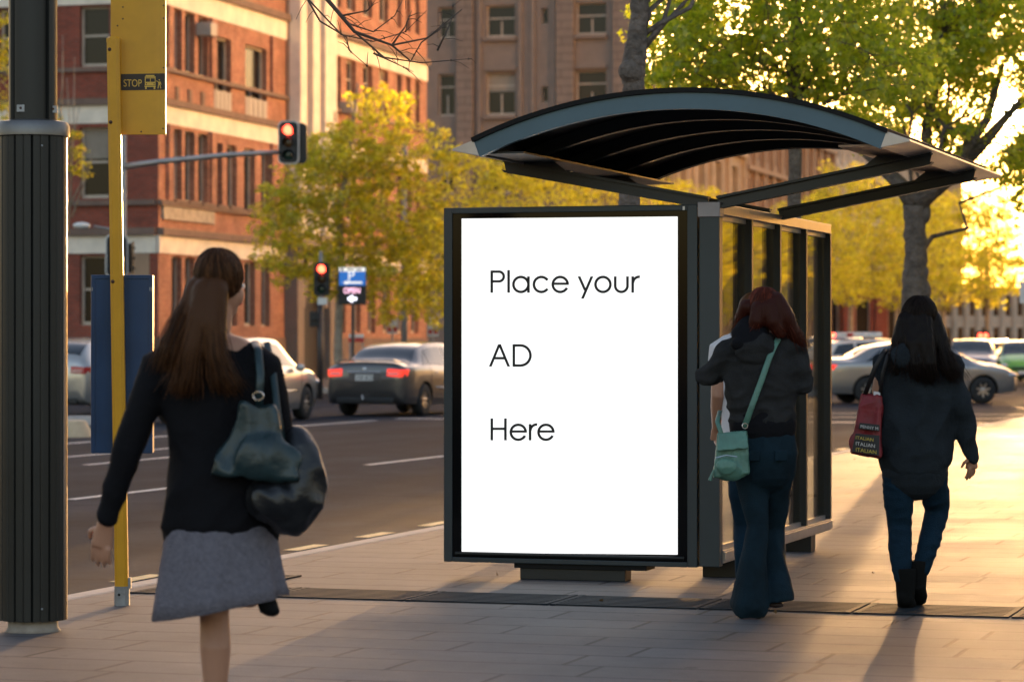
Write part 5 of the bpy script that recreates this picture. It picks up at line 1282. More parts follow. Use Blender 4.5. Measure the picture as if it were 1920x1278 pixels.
M['greenbag'] = mat('sea_green_leather', (.085, .20, .155), .5, 0, .25, 12, .5, 40); M['blackbag'] = mat('black_leather', (.008, .009, .011), .35, 0, .3, 10, .6, 22)
M['tealbag'] = mat('dark_teal_leather', (.012, .030, .034), .35, 0, .35, 9, .6, 20)
M['redbag'] = mat('crimson_bag_fabric', (.19, .013, .018), .6, 0, .3, 10, .6, 30); M['blackink'] = mat('bag_black_print', (.010, .008, .008), .6)
M['yellink'] = mat('bag_yellow_print', (.55, .40, .05), .6); M['whiteink'] = mat('bag_white_print', (.55, .52, .5), .6)
def organic(name, b, voxel, mt, parent=None, smooth=4, disp=None, extra=None):
    """join overlapping forms into one continuous skin"""
    o = b.build(name, mt); md = o.modifiers.new('r', 'REMESH'); md.mode = 'VOXEL'; md.voxel_size = voxel; md.use_smooth_shade = True
    sm = o.modifiers.new('s', 'SMOOTH'); sm.factor = .5; sm.iterations = smooth
    bpy.context.view_layer.update(); dg = bpy.context.evaluated_depsgraph_get(); me = bpy.data.meshes.new_from_object(o.evaluated_get(dg))
    o.modifiers.clear(); o.data = me
    if disp:
        n = len(me.vertices); co = np.empty(n * 3); me.vertices.foreach_get('co', co); co = co.reshape(-1, 3)
        no = np.empty(n * 3); me.vertices.foreach_get('normal', no); no = no.reshape(-1, 3)
        for i in range(n): co[i] += no[i] * disp(Vector(co[i]))
        me.vertices.foreach_set('co', co.ravel())
    if extra:
        V = [tuple(v.co) for v in me.vertices]; Fs = [tuple(p.vertices) for p in me.polygons]; b2 = MB(); b2.add(V, Fs); b2.add(extra.v, extra.f)
        me = bpy.data.meshes.new(name); me.from_pydata(b2.v, [], b2.f); me.materials.append(mt); o.data = me
    me.polygons.foreach_set('use_smooth', [True] * len(me.polygons)); me.update()
    if parent: o.parent = parent
    return o
def chain(b, pts, n=14, flat=False):
    """pts: (Vector, r) or (Vector, rx, ry); rounded ends"""
    P = [p[0] for p in pts]; r = [(p[1], p[2]) if len(p) > 2 else (p[1], p[1]) for p in pts]
    b.tube(P, r, n)
    for p, q in ((P[0], r[0]), (P[-1], r[-1])):
        m_ = min(q)
        if flat and p is P[-1]: continue
        b.ell(p, (q[0], q[1], m_), 12, 8)
def folds(freq, amp, stretch=(1, 1, 1), seed=0.0, fine=0.0):
    def f(v):
        q = Vector((v.x * stretch[0], v.y * stretch[1], v.z * stretch[2])) * freq + Vector((seed, seed * 2, 0))
        a = 1 - abs(noise.noise(q)) * 2.2
        return amp * (a - .5) + fine * noise.noise(v * 60)
    return f
class Fig:
    def __init__(s, px0, d): s.px0, s.d, s.k = px0, d, d / F
    def J(s, px, py, dy=0.0):
        dd = s.d + dy; return Vector(((px - CX) * dd / F - (s.px0 - CX) * s.k, dy, z_of(py, dd)))
def hand(b, wrist, dirv, palm_n, sc=1.0, curl=.5):
    """palm, four unequal bent fingers and a thumb from the palm's side"""
    d = dirv.normalized(); nrm = (palm_n - d * palm_n.dot(d)).normalized(); side = d.cross(nrm)
    b.tube([wrist, wrist + d * .03 * sc, wrist + d * .085 * sc], [(.026 * sc, .020 * sc), (.033 * sc, .015 * sc), (.038 * sc, .013 * sc)], 10)
    for i, (off, L) in enumerate(((-.029, .062), (-.010, .074), (.010, .070), (.028, .055))):
        p = wrist + d * .080 * sc + side * off * sc; q = [p]; dd = d.copy()
        for j, f in enumerate((.45, .32, .23)):
            dd = (dd + nrm * curl * (.35 + .3 * j) + side * off * 1.5).normalized(); q.append(q[-1] + dd * L * f * sc)
        b.tube(q, [.0092 * sc, .0088 * sc, .0080 * sc, .0066 * sc], 8); b.ell(q[-1], (.0066 * sc,) * 3, 8, 6)
    p = wrist + d * .03 * sc - side * .028 * sc; q = [p, p + (d * .5 - side * .8 + nrm * .3).normalized() * .034 * sc]; q.append(q[-1] + (d * .9 - side * .25 + nrm * .5).normalized() * .030 * sc)
    b.tube(q, [.0125 * sc, .011 * sc, .008 * sc], 8); b.ell(q[-1], (.008 * sc,) * 3, 8, 6)
def head(b, c, yaw, pitch, s=1.0):
    """c: centre of the cranium; face looks along +y turned by yaw"""
    rot = Matrix.Rotation(yaw, 3, 'Z') @ Matrix.Rotation(pitch, 3, 'X')
    def q(x, y, z): return c + rot @ (Vector((x, y, z)) * s)
    b.ell(q(0, -.012, .018), (.074 * s, .092 * s, .092 * s), 18, 12, rot); b.ell(q(0, .030, -.030), (.060 * s, .062 * s, .080 * s), 16, 12, rot)
    b.ell(q(0, .055, -.088), (.034 * s, .032 * s, .026 * s), 12, 8, rot)
    b.tube([q(0, .088, .004), q(0, .104, -.022), q(0, .110, -.036), q(0, .086, -.044)], [.008 * s, .011 * s, .013 * s, .010 * s], 8)
    b.ell(q(0, .082, .020), (.045 * s, .012 * s, .010 * s), 10, 6, rot); b.ell(q(0, .084, -.062), (.024 * s, .012 * s, .010 * s), 10, 6, rot)
    for sg in (-1, 1): b.ell(q(sg * .074, -.004, -.012), (.008 * s, .018 * s, .030 * s), 8, 8, rot); b.ell(q(sg * .038, .055, -.040), (.022 * s, .028 * s, .03 * s), 8, 8, rot)
    return q
def face_bits(q, s, T_):
    for sg in (-1, 1):
        e = MB().ell(q(sg * .030, .079, -.004), (.0115 * s,) * 3, 10, 8).build('eye', M['eyew'], T_, smooth=True); MB().ell(q(sg * .030, .0885, -.004), (.0055 * s,) * 3, 8, 6).build('iris', M['eyed'], e, smooth=True)
    MB().ell(q(0, .0945, -.062), (.021 * s, .005 * s, .006 * s), 10, 6).build('mouth', M['lips'], T_, smooth=True)
def strands(paths, r, n, spread, rs, ends=.4):
    b = MB()
    for _ in range(n):
        pa = rs.choice(paths); o = Vector((rs.gauss(0, 1), rs.gauss(0, 1), rs.gauss(0, .5))) * spread; P = []
        for i, p in enumerate(pa):
            f = i / (len(pa) - 1); P.append(p[0] + o * (.35 + f * .9) + Vector((rs.gauss(0, 1), rs.gauss(0, 1), 0)) * spread * .2 * f)
        b.tube(P, [r * (1 - ends * i / (len(P) - 1)) for i in range(len(P))], 4)
    return b
def skull(b, c, r, rs, n=500, tw=.0014):
    for _ in range(n):
        a = rs.uniform(0, 2 * math.pi); st = rs.uniform(.05, 1.2); P = []
        for i in range(6):
            th = st + (i / 5) * rs.uniform(.8, 1.0) * (1.75 - st * .4); q = 1.01 + rs.uniform(0, .02)
            v = Vector((math.sin(th) * math.cos(a + i * .02), math.sin(th) * math.sin(a + i * .02), math.cos(th)))
            v = Matrix.Rotation(.35, 3, 'X') @ v
            P.append(c + Vector((v.x * r[0], v.y * r[1], v.z * r[2])) * q)
        if P[-1].y > c.y + r[1] * .55: continue
        b.tube(P, tw, 4, False)
    return b
def shoe(name, mt, T_, ankle, toe, h=.05, w=.042, boot=0.0):
    b = MB(); dv = (toe - ankle); dv.z = 0 if abs(dv.z) < .03 else dv.z; heel = ankle - dv.normalized() * .035
    b.tube([heel + Vector((0, 0, -.03)), ankle + Vector((0, 0, -.03)), (ankle + toe) / 2 + Vector((0, 0, -.025)), toe + Vector((0, 0, 0))], [(w * .8, .035), (w * .95, .042), (w * 1.05, .034), (w * .8, .022)], 12)
    b.ell(toe, (w * .8, .03, .022), 10, 6); b.ell(heel + Vector((0, 0, -.03)), (w * .8, .02, .035), 10, 6)
    if boot: b.tube([ankle + Vector((0, 0, -.03)), ankle + Vector((0, 0, .02)), ankle + Vector((0, 0, boot))], [.046, .050, .056], 14)
    return organic(name, b, .006, mt, T_, 3)

# ---- the woman with the ponytail, nearest at left
f = Fig(415, 10.24); J = f.J; rs = random.Random(3); x0 = (415 - CX) * f.k
T1_ = thing('person', 'woman walking away in black jacket and grey skirt, brown hair, nearest at left', 'person', (x0, f.d, 0))
b = MB(); q = head(b, J(412, 528), R(-38), R(-8), 1.02)
chain(b, [(J(410, 575), .050), (J(405, 625), .052), (J(402, 650), .060)])
chain(b, [(J(402, 660), .15, .07), (J(400, 700), .165, .095), (J(405, 790), .135, .09), (J(412, 850), .125, .085), (J(415, 920), .155, .105), (J(418, 985), .165, .11), (J(418, 1030), .14, .10)], 20)
LS, LE_, LW = J(300, 690), J(238, 845, -.03), J(198, 978, -.02); chain(b, [(J(340, 672), .06), (LS, .055), ((LS + LE_) / 2, .038), (LE_, .034), (LE_.lerp(LW, .35), .033), (LW, .025)])
RS, RE, RW = J(492, 690), J(528, 830, .02), J(505, 800, .26); chain(b, [(J(450, 672), .06), (RS, .055), ((RS + RE) / 2, .043), (RE, .038), (RE.lerp(RW, .35), .036), (RW, .025)])
hand(b, LW, J(188, 1040) - LW, Vector((.4, .9, 0)), 1.08, .28); hand(b, RW, Vector((-.2, .3, .9)), Vector((-.6, -.6, .3)), .95, .9)
K1, A1_ = J(402, 1150, .06), J(404, 1345, .03); chain(b, [(J(385, 1010), .085), (J(394, 1080, .03), .073), (K1, .052), (J(404, 1215, .03), .054), (J(404, 1275, .03), .044), (A1_, .032)])
K2, A2_ = J(456, 1115, .12), J(488, 1092, -.09); chain(b, [(J(450, 1010), .085), (J(452, 1080, .05), .072), (K2, .052), (J(468, 1112, -.04), .050), (A2_, .032)])
chain(b, [(A1_, .033), (J(404, 1362, .06), .032), (J(406, 1372, .15), .020)]); chain(b, [(A2_, .033), (J(498, 1108, -.095), .026), (J(508, 1134, -.10), .015)])
bd = organic('body', b, .0055, M['skin'], T1_, 3); face_bits(q, 1.02, T1_)
b = MB(); chain(b, [(J(402, 645), .085, .06), (J(402, 668), .175, .085), (J(400, 705), .195, .115), (J(402, 760), .185, .12), (J(408, 840), .165, .115), (J(412, 900), .185, .135), (J(414, 985), .212, .150)], 28)
chain(b, [(J(330, 680), .075), (LS, .070), ((LS + LE_) / 2, .057), (LE_, .052), (LE_.lerp(LW, .5), .046), (LW + (LE_ - LW) * .05, .036)]); chain(b, [(J(465, 680), .075), (RS, .070), ((RS + RE) / 2, .060), (RE, .054), (RE.lerp(RW, .5), .046), (RW, .037)])
organic('jacket', b, .009, M['jacketb'], T1_, 5, folds(7, .010, (1, 1, .9), 3, .0015))
# flared skirt
def skirt_mesh(rings, n=72, seed=1):
    b = MB(); V = []; rs_ = random.Random(seed)
    for k, (c, rx, ry, amp, tilt) in enumerate(rings):
        for j in range(n):
            a = 2 * math.pi * j / n; w = 1 + amp * (math.sin(a * 7 + .6) + .5 * math.sin(a * 12 + 2)) ; V.append((c.x + rx * w * math.cos(a), c.y + ry * w * math.sin(a), c.z + tilt * math.cos(a)))
    m_ = len(rings); Fs = [(i * n + j, i * n + (j + 1) % n, (i + 1) * n + (j + 1) % n, (i + 1) * n + j) for i in range(m_ - 1) for j in range(n)]; b.add(V, Fs); return b
sk = skirt_mesh([(J(416, 950), .175, .125, .0, 0), (J(414, 1000), .195, .15, .01, .0), (J(412, 1060), .212, .175, .025, .01), (J(411, 1110), .226, .20, .04, .03), (J(411, 1138), .236, .215, .05, .045)]).build('skirt', M['skirt'], T1_, smooth=True)
md = sk.modifiers.new('t', 'SOLIDIFY'); md.thickness = .004; md.offset = 1
shoe('shoe', M['bootk'], T1_, J(404, 1352, .03), J(406, 1374, .17)); shoe('shoe', M['bootk'], T1_, J(497, 1104, -.09), J(511, 1144, -.11), w=.034)
b = MB(); hc = J(410, 518)
b.ell(hc + Vector((0, -.012, .004)), (.086, .100, .098), 18, 12); b.ell(J(392, 560) + Vector((0, -.06, 0)), (.062, .05, .085), 14, 10)
p1 = [(J(385, 545, -.09), .045), (J(372, 600, -.12), .042), (J(358, 660, -.13), .042), (J(350, 710, -.135), .03), (J(345, 735, -.135), .012)]; p2 = [(J(405, 545, -.10), .045), (J(400, 610, -.13), .045), (J(405, 670, -.14), .040), (J(415, 705, -.14), .026), (J(425, 730, -.14), .010)]
p3 = [(J(370, 540, -.05), .04), (J(345, 590, -.08), .032), (J(325, 640, -.11), .026), (J(318, 690, -.12), .016)]
for p in (p1, p2, p3): chain(b, p)
organic('hair', b, .008, M['hairb'], T1_, 4, folds(45, .003, (1, 1, .1), 5), skull(strands([p1, p2, p3], .0013, 1500, .024, rs, .7), hc + Vector((0, -.012, .004)), (.086, .100, .098), rs))
# her shoulder bag
BG = thing('shoulder_bag', 'large black and teal leather shoulder bag on the nearest woman\'s right hip', 'handbag', (x0, f.d, 0))
b = MB(); chain(b, [(J(560, 830, -.10), .06, .07), (J(568, 880, -.12), .085, .09), (J(562, 930, -.12), .095, .10), (J(545, 965, -.12), .075, .085)], 20); b.ell(J(520, 935, -.14), (.11, .10, .085), 18, 12)
organic('bag_body', b, .008, M['blackbag'], BG, 9, folds(13, .010, (1, 1, .6), 8))
b = MB(); b.hexa([J(392, 890, -.21), J(560, 900, -.24), J(560, 900, -.16), J(392, 890, -.14), J(452, 752, -.20), J(515, 760, -.20), J(515, 760, -.15), J(452, 752, -.15)]); b.ell(J(500, 860, -.20), (.12, .05, .09), 16, 10)
organic('teal_flap', b, .008, M['tealbag'], BG, 8, folds(10, .014, (1, 1, .5), 2))
b = MB(); b.tube([J(478, 640, -.02), J(484, 655, -.10), J(488, 700, -.145), J(486, 760, -.17)], [(.014, .004)] * 4, 8); b.tube([J(500, 642, .04), J(512, 700, -.05), J(520, 770, -.15), J(530, 830, -.16)], [(.012, .004)] * 4, 8); b.build('strap', M['tealbag'], BG, smooth=True)
MB().tube([J(484 + 10 * math.cos(a), 742 + 8 * math.sin(a), -.185) for a in [k * math.pi / 6 for k in range(13)]], .003, 6).build('buckle', M['chrome'], BG)

# ---- woman with auburn hair and green bag
f = Fig(1430, 14.7); J = f.J; rs = random.Random(5); x0 = (1430 - CX) * f.k
T2_ = thing('person', 'auburn haired woman in charcoal hooded jacket and flared jeans walking beside the shelter glass', 'person', (x0, f.d, 0))
b = MB(); q = head(b, J(1430, 578, .03), R(10), R(-22), .98)
chain(b, [(J(1430, 605), .048), (J(1428, 625, -.01), .05), (J(1427, 640), .06)])
chain(b, [(J(1426, 648), .14, .07), (J(1426, 680), .165, .10), (J(1428, 730), .14, .095), (J(1428, 765), .128, .09), (J(1430, 820), .155, .11), (J(1432, 860), .150, .105), (J(1432, 885), .12, .09)], 20)
LS, LE_, LW = J(1368, 658), J(1322, 705, .02), J(1352, 700, .26); chain(b, [(J(1395, 650), .055), (LS, .052), ((LS + LE_) / 2, .042), (LE_, .037), (LW, .024)])
RS, RE, RW = J(1488, 655), J(1507, 722, .0), J(1480, 722, .25); chain(b, [(J(1460, 650), .055), (RS, .052), ((RS + RE) / 2, .042), (RE, .037), (RW, .024)])
hand(b, LW, Vector((.6, .5, .1)), Vector((.3, -.3, -.8)), .92, .8); hand(b, RW, Vector((-.6, .5, .1)), Vector((-.3, -.3, -.8)), .92, .8)
K1, A1_ = J(1420, 995, -.02), J(1402, 1125, -.08); chain(b, [(J(1408, 868), .064), (J(1414, 930), .056), (K1, .041), (J(1412, 1050, -.06), .041), (A1_, .027)])
K2, A2_ = J(1450, 990, .14), J(1448, 1095, .05); chain(b, [(J(1458, 868), .064), (J(1455, 930, .08), .056), (K2, .041), (J(1450, 1040, .08), .041), (A2_, .027)])
chain(b, [(A1_, .032), (J(1404, 1150, -.05), .026), (J(1406, 1146, .07), .018)]); chain(b, [(A2_, .032), (J(1448, 1118, .08), .026), (J(1448, 1116, .19), .018)])
organic('body', b, .0055, M['skind'], T2_, 3); face_bits(q, .98, T2_)
b = MB(); chain(b, [(J(1427, 642), .095, .075), (J(1426, 655), .165, .088), (J(1425, 690), .190, .118), (J(1427, 740), .178, .118), (J(1428, 775), .168, .112), (J(1430, 790), .168, .12)], 28)
chain(b, [(J(1380, 655), .07), (LS, .068), ((LS + LE_) / 2, .058), (LE_, .054), (LE_.lerp(LW, .5), .048), (LW, .038)]); chain(b, [(J(1475, 653), .07), (RS, .068), ((RS + RE) / 2, .058), (RE, .054), (RE.lerp(RW, .5), .048), (RW, .038)])
b.ell(J(1415, 652, -.09), (.105, .06, .085), 16, 12)
organic('jacket', b, .008, M['jacketg'], T2_, 5, folds(9, .012, (1, 1, 1.7), 6, .001))
b = MB(); chain(b, [(J(1412, 612, -.03), .082, .062), (J(1408, 632, -.07), .105, .060), (J(1400, 645, -.10), .085, .045)], 16); organic('hood_lining', b, .008, M['jacketb'], T2_, 5)
b = MB(); chain(b, [(J(1430, 792), .170, .124), (J(1431, 812), .166, .122)], 28); organic('jacket_hem', b, .008, M['jacketb'], T2_, 2)
b = MB(); chain(b, [(J(1431, 812), .155, .112), (J(1432, 850), .172, .130), (J(1432, 880), .150, .118)], 24)
chain(b, [(J(1406, 868), .090), (J(1414, 925), .074), (J(1420, 985, -.02), .055), (J(1414, 1040, -.05), .062), (J(1409, 1090, -.06), .084), (J(1406, 1125, -.05), .096, .12), (J(1404, 1137, -.03), .100, .12)], 18, True)
chain(b, [(J(1460, 868), .086), (J(1458, 925, .08), .072), (K2, .053), (J(1452, 1040, .08), .058), (J(1451, 1080, .06), .078), (J(1455, 1112, .04), .086, .12), (J(1456, 1124, .04), .088, .13)], 18, True)
organic('jeans', b, .008, M['denim2'], T2_, 5, folds(6, .010, (1.3, 1.3, .5), 2, .0008))
for px_ in (1408, 1460): MB().box(*sum(([c - .0, c + 0] for c in ()), []), *(J(px_ - 12, 840).x, J(px_ + 12, 840).x, -.142, -.128, J(0, 862).z, J(0, 842).z)).build('back_pocket', M['denim2'], T2_, bevel=.006)
for A_, n_ in ((J(1405, 1149, -.10), 0), (J(1452, 1120, .05), 1)):
    b = MB(); b.tube([A_ + Vector((0, -.07, -.030)), A_ + Vector((0, .05, -.030)), A_ + Vector((0, .15, -.030))], [(.040, .012), (.046, .012), (.036, .012)], 12); o_ = b.build('sandal', M['sandal'], T2_, smooth=True)
b = MB(); b.ell(J(1433, 574, -.005), (.084, .100, .100), 18, 12)
p1 = [(J(1455, 565, -.05), .05), (J(1474, 595, -.06), .045), (J(1488, 625, -.05), .034), (J(1500, 655, -.03), .018)]; p2 = [(J(1425, 580, -.07), .05), (J(1418, 605, -.085), .042), (J(1410, 622, -.08), .024)]; p3 = [(J(1400, 575, -.02), .04), (J(1388, 600, 0), .032), (J(1382, 625, .03), .018)]
p4 = [(J(1440, 575, -.07), .05), (J(1450, 605, -.09), .045), (J(1462, 625, -.09), .028)]
for p in (p1, p2, p3, p4): chain(b, p)
organic('hair', b, .007, M['hairr'], T2_, 4, folds(45, .003, (1, 1, .1), 5), skull(strands([p1, p2, p3, p1, p4], .0013, 1000, .017, rs, .7), J(1433, 574, -.005), (.084, .100, .100), rs))
GB = thing('crossbody_bag', 'sea green leather crossbody bag hanging on the auburn haired woman\'s hip', 'handbag', (x0, f.d, 0))
b = MB(); b.hexa([J(1338, 895, -.19), J(1405, 888, -.20), J(1405, 888, -.10), J(1338, 895, -.09), J(1346, 812, -.17), J(1400, 808, -.18), J(1400, 808, -.12), J(1346, 812, -.11)]); b.ell(J(1370, 880, -.15), (.09, .06, .055), 14, 10)
organic('bag_body', b, .005, M['greenbag'], GB, 6, folds(16, .008, (1, 1, .6), 8))
b = MB(); b.ell(J(1362, 874, -.215), (.052, .022, .042), 14, 10); organic('front_pocket', b, .005, M['greenbag'], GB, 2, folds(25, .003))
b = MB(); b.hexa([J(1344, 845, -.222), J(1404, 840, -.226), J(1404, 840, -.205), J(1344, 845, -.20), J(1347, 812, -.185), J(1399, 808, -.19), J(1399, 808, -.17), J(1347, 812, -.165)]); organic('flap', b, .005, M['greenbag'], GB, 3, folds(18, .003))
MB().tube([J(1342, 858, -.228), J(1362, 853, -.242), J(1382, 856, -.232)], .0025, 6).build('zip', M['chrome'], GB)
b = MB(); P_ = [J(1396, 800, -.165), J(1412, 755, -.155), J(1428, 712, -.150), J(1442, 672, -.135), J(1453, 646, -.105), J(1460, 634, -.04), J(1462, 636, .04)]; b.tube(P_, [(.015, .004)] * 7, 8)
b.tube([J(1352, 812, -.15), J(1345, 790, -.10), J(1350, 770, .08)], [(.012, .004)] * 3, 8); b.build('strap', M['greenbag'], GB, smooth=True)
MB().tube([J(1397 + 5 * math.cos(a), 798 + 5 * math.sin(a), -.172) for a in [k * math.pi / 6 for k in range(13)]], .003, 6).build('ring', M['chrome'], GB)
MB().tube([J(1338, 880, -.2), J(1331, 900, -.2)], [.004, .010], 6).build('tassel', M['greenbag'], GB)

# ---- companion in white t-shirt, walking ahead of her
f = Fig(1410, 15.65); J = f.J; x0 = (1410 - CX) * f.k
T4_ = thing('person', 'person in a white t-shirt mostly hidden behind the auburn haired woman, bare left arm showing', 'person', (x0, f.d, 0))
b = MB(); q = head(b, J(1412, 585, .02), 0, R(-10), .95); chain(b, [(J(1410, 605), .048), (J(1410, 630), .055)])
chain(b, [(J(1410, 642), .15, .07), (J(1410, 680), .16, .10), (J(1410, 760), .13, .09), (J(1412, 830), .155, .11), (J(1412, 870), .13, .10)], 20)
LS, LE_, LW = J(1350, 655), J(1346, 742, -.02), J(1343, 800, .10); chain(b, [(J(1375, 648), .055), (LS, .052), ((LS + LE_) / 2, .042), (LE_, .038), (LE_.lerp(LW, .4), .036), (LW, .024)])
RS, RE, RW = J(1468, 655), J(1474, 742, -.02), J(1470, 815, .10); chain(b, [(J(1445, 648), .055), (RS, .052), ((RS + RE) / 2, .042), (RE, .038), (RW, .024)])
hand(b, LW, Vector((0, .3, -.9)), Vector((.8, .2, 0)), .9, .5); hand(b, RW, Vector((0, .3, -.9)), Vector((-.8, .2, 0)), .9, .5)
for hx, dy in ((1392, .0), (1432, .10)): chain(b, [(J(hx, 860), .064), (J(hx, 930), .055), (J(hx + 3, 985, dy + .04), .041), (J(hx + 3, 1040, dy - .02), .040), (J(hx + 2, 1100, dy - .04), .026)]); chain(b, [(J(hx + 2, 1100, dy - .04), .027), (J(hx + 2, 1116, dy), .028), (J(hx + 2, 1118, dy + .10), .018)])
organic('body', b, .006, M['skin'], T4_, 3); face_bits(q, .95, T4_)
b = MB(); chain(b, [(J(1410, 645), .16, .085), (J(1410, 690), .178, .115), (J(1410, 770), .16, .11), (J(1412, 830), .172, .125)], 24); chain(b, [(J(1365, 650), .066), (LS, .064), (LS.lerp(LE_, .38), .060)]); chain(b, [(J(1455, 650), .066), (RS, .064), (RS.lerp(RE, .38), .060)])
organic('t_shirt', b, .008, M['tshirt'], T4_, 4, folds(9, .006, (1, 1, .7), 3))
b = MB(); chain(b, [(J(1412, 830), .150, .11), (J(1412, 868), .158, .12)], 20)
for hx, dy in ((1392, .0), (1432, .10)): chain(b, [(J(hx, 862), .086), (J(hx, 930), .072), (J(hx + 3, 985, dy + .04), .056), (J(hx + 3, 1040, dy - .02), .052), (J(hx + 2, 1095, dy - .04), .040)])
organic('trousers', b, .008, M['denim'], T4_, 4, folds(7, .006, (1, 1, .6), 3))
for hx, dy in ((1392, .0), (1432, .10)): shoe('shoe', M['bootk'], T4_, J(hx + 2, 1104, dy - .03), J(hx + 2, 1119, dy + .13))
b = MB(); b.ell(J(1412, 580, -.01), (.080, .094, .094), 16, 12); chain(b, [(J(1412, 590, -.07), .05), (J(1412, 612, -.08), .035)]); organic('hair', b, .008, M['hairb'], T4_, 4, folds(22, .004, (1, 1, .2)))

# ---- woman in the slate hoodie with red bag
f = Fig(1712, 15.15); J = f.J; rs = random.Random(8); x0 = (1712 - CX) * f.k
T3_ = thing('person', 'woman in slate hoodie and dark jeans with long dark hair, rightmost person walking away', 'person', (x0, f.d, 0))
b = MB(); q = head(b, J(1724, 597, .0), R(-6), R(-4), .98)
chain(b, [(J(1723, 625), .048), (J(1722, 645), .052), (J(1720, 655), .065)])
chain(b, [(J(1718, 668), .15, .075), (J(1718, 700), .175, .11), (J(1718, 770), .155, .105), (J(1715, 810), .145, .10), (J(1714, 860), .148, .105), (J(1714, 900), .140, .10), (J(1714, 910), .10, .08)], 20)
LS, LE_, LW = J(1662, 680), J(1643, 760, .0), J(1652, 800, .22); chain(b, [(J(1690, 668), .055), (LS, .054), ((LS + LE_) / 2, .044), (LE_, .038), (LE_.lerp(LW, .4), .036), (LW, .024)])
RS, RE, RW = J(1780, 678), J(1802, 775, -.02), J(1822, 850, .02); chain(b, [(J(1750, 668), .055), (RS, .054), ((RS + RE) / 2, .044), (RE, .038), (RE.lerp(RW, .4), .036), (RW, .024)])
hand(b, LW, Vector((.1, .5, -.7)), Vector((.8, -.1, .1)), .92, .9); hand(b, RW, J(1822, 905, .03) - RW, Vector((-.6, .6, 0)), .92, .45)
K1, A1_ = J(1687, 985, .02), J(1694, 1090, -.06); chain(b, [(J(1690, 900), .055), (J(1688, 940), .056), (K1, .041), (J(1688, 1035, -.02), .041), (A1_, .027)])
K2, A2_ = J(1757, 960, .08), J(1722, 1075, -.02); chain(b, [(J(1742, 900), .055), (J(1750, 930, .05), .056), (K2, .041), (J(1742, 1015, .02), .041), (A2_, .027)])
chain(b, [(A1_, .032), (J(1699, 1128, -.04), .03), (J(1703, 1126, .08), .02)]); chain(b, [(A2_, .032), (J(1720, 1110, .02), .03), (J(1722, 1118, .12), .02)])
organic('body', b, .0055, M['skind'], T3_, 3); face_bits(q, .98, T3_)
b = MB(); chain(b, [(J(1720, 658), .10, .07), (J(1719, 672), .170, .092), (J(1718, 705), .200, .128), (J(1718, 780), .200, .138), (J(1716, 840), .198, .145), (J(1716, 872), .176, .135), (J(1717, 880), .168, .128)], 28)
chain(b, [(J(1680, 674), .075), (LS, .070), ((LS + LE_) / 2, .060), (LE_, .056), (LE_.lerp(LW, .5), .050), (LW, .038)]); chain(b, [(J(1762, 674), .075), (RS, .070), ((RS + RE) / 2, .066), (RE, .060), (RE.lerp(RW, .5), .056), (RE.lerp(RW, .9), .050), (RW + (RW - RE) * .06, .038)])
b.ell(J(1712, 668, -.10), (.115, .055, .075), 16, 12)
organic('hoodie', b, .008, M['hoodie'], T3_, 5, folds(7, .019, (1, 1, .9), 9, .001))
b = MB(); chain(b, [(J(1716, 884), .172, .130), (J(1716, 892), .170, .128)], 28); organic('hoodie_hem', b, .008, M['hoodie'], T3_, 2, folds(60, .002, (1, 1, .05)))
b = MB(); chain(b, [(J(1715, 868), .150, .115), (J(1715, 892), .155, .115)], 24, True)
chain(b, [(J(1685, 896), .086), (J(1685, 945), .076), (K1, .063), (J(1688, 1035, -.02), .061), (J(1693, 1085, -.05), .046)], 16); chain(b, [(J(1747, 896), .084), (J(1755, 935, .05), .074), (K2, .062), (J(1743, 1015, .02), .058), (J(1727, 1066, -.01), .046)], 16)
organic('jeans', b, .007, M['denim'], T3_, 4, folds(10, .005, (1, 1, 1.8), 2, .0008))
shoe('boot', M['bootk'], T3_, J(1698, 1112, -.05), J(1703, 1133, .10), w=.048, boot=.13); shoe('boot', M['bootk'], T3_, J(1720, 1090, -.01), J(1724, 1126, .12), w=.046, boot=.11)
b = MB(); b.ell(J(1724, 592, -.012), (.092, .105, .108), 18, 12)
p1 = [(J(1700, 600, -.05), .05), (J(1688, 640, -.06), .048), (J(1684, 675, -.08), .036), (J(1682, 700, -.10), .014)]; p2 = [(J(1728, 600, -.07), .06), (J(1732, 645, -.11), .06), (J(1740, 685, -.13), .048), (J(1745, 715, -.135), .016)]
p3 = [(J(1748, 600, -.03), .05), (J(1762, 640, -.05), .05), (J(1772, 680, -.08), .038), (J(1784, 710, -.09), .014)]; p4 = [(J(1712, 600, -.06), .055), (J(1710, 645, -.10), .055), (J(1716, 685, -.13), .042), (J(1722, 712, -.135), .014)]
for p in (p1, p2, p3, p4): chain(b, p)
organic('hair', b, .007, M['hairk'], T3_, 4, folds(40, .004, (1, 1, .2), 5), skull(strands([p1, p2, p3, p3, p4], .0014, 1500, .026, rs, .7), J(1724, 592, -.012), (.092, .105, .108), rs))
RBG = thing('shopping_bag', 'crimson shopping bag with black printed band hanging from the hoodie woman\'s left shoulder', 'bag', (x0, f.d, 0))
b = MB(); P0 = [J(1596, 848, -.12), J(1652, 858, -.14), J(1652, 858, .0), J(1596, 848, .02), J(1616, 738, -.08), J(1655, 742, -.09), J(1655, 742, -.03), J(1616, 738, -.02)]; b.hexa(P0); b.ell(J(1622, 830, -.06), (.085, .085, .07), 14, 10); organic('bag_body', b, .006, M['redbag'], RBG, 9, folds(13, .013, (1, 1, .6), 4))
y_ = -.165
def rq(b, pts, dy): b.add([J(p, r, dy) for p, r in pts], [(0, 1, 2, 3)])
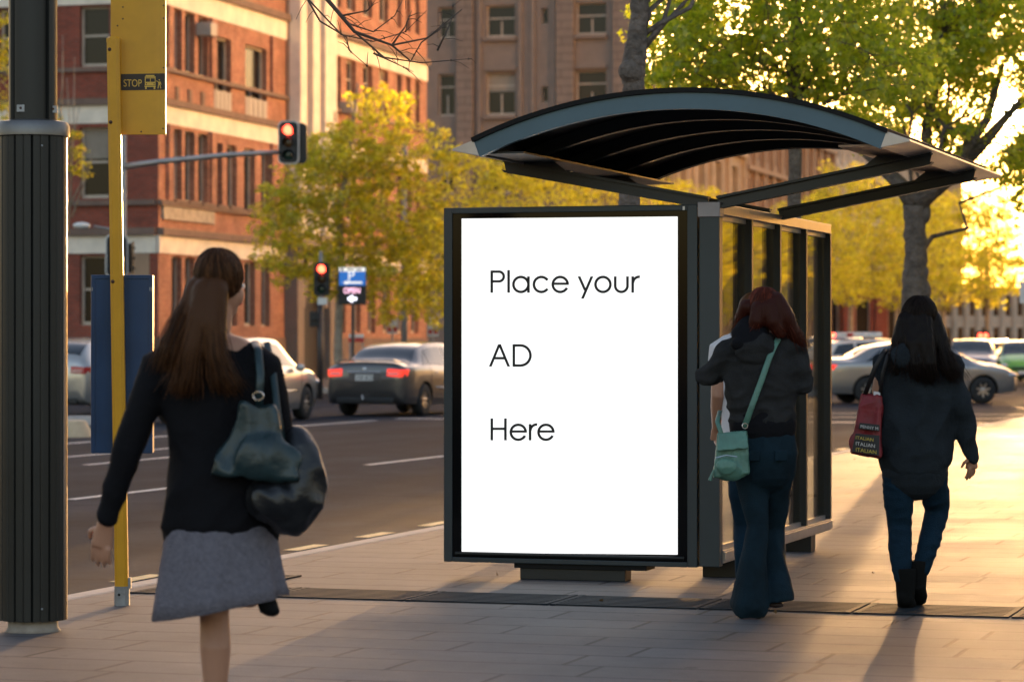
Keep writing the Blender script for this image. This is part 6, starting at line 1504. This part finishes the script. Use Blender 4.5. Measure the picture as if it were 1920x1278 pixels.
b = MB(); b.hexa([J(1597, 846, -.150), J(1648, 854, -.166), J(1648, 854, -.12), J(1597, 846, -.11), J(1604, 812, -.142), J(1649, 816, -.156), J(1649, 816, -.11), J(1604, 812, -.10)]); pn = b.build('printed_band', M['blackink'], RBG)
b = MB(); b.hexa([J(1610, 803, -.140), J(1649, 808, -.152), J(1649, 808, -.11), J(1610, 803, -.10), J(1612, 792, -.136), J(1649, 796, -.148), J(1649, 796, -.11), J(1612, 792, -.10)]); pn2 = b.build('printed_band', M['blackink'], RBG)
xd = J(1648, 853, -.166) - J(1598, 846, -.150)
for py_, m_, sz, w_ in ((822.5, 'yellink', .024, 1.0), (834.0, 'whiteink', .026, 1.0), (845.5, 'yellink', .028, 1.0)): text_mesh('band_lettering', 'ITALIAN', sz, M[m_], pn, J(1604, py_, -.160), xd, (0, 0, 1), sx=1.05 * w_, ext=.001)
text_mesh('band_lettering', 'PENNY M', .022, M['whiteink'], pn2, J(1613, 801.5, -.150), xd, (0, 0, 1), sx=1.0)
b = MB(); b.tube([J(1622, 740, -.05), J(1640, 690, -.09), J(1654, 664, -.09), J(1662, 655, -.02), J(1660, 668, .08)], [(.012, .003)] * 5, 8); b.tube([J(1650, 742, -.06), J(1655, 700, -.11), J(1664, 668, -.10), J(1670, 655, -.02)], [(.010, .003)] * 4, 8); b.build('handle', M['blackink'], RBG, smooth=True)
b = MB(); b.hexa([J(1638, 745, -.07), J(1650, 745, -.07), J(1650, 745, -.04), J(1638, 745, -.04), J(1638, 733, -.07), J(1651, 735, -.07), J(1651, 735, -.04), J(1638, 733, -.04)]); b.build('paper', M['tshirt'], RBG)
# ------------------------------------------------------------------ fallen leaves and grit on the paving
cen = []
for _ in range(70):
    t_ = rng.uniform(-6.7, 6); s_ = 9 + 40 * rng.random() ** 1.3; p = xy(t_, s_); cen.append((p[0], p[1], .012))
o = leaves('leaf_litter', cen, [.02] * len(cen), 1, .035, mat('dry_leaf', (.16, .09, .03), .8, 0, .3, 20), None, STAR, .2, .1)
tag(o, kind='stuff')
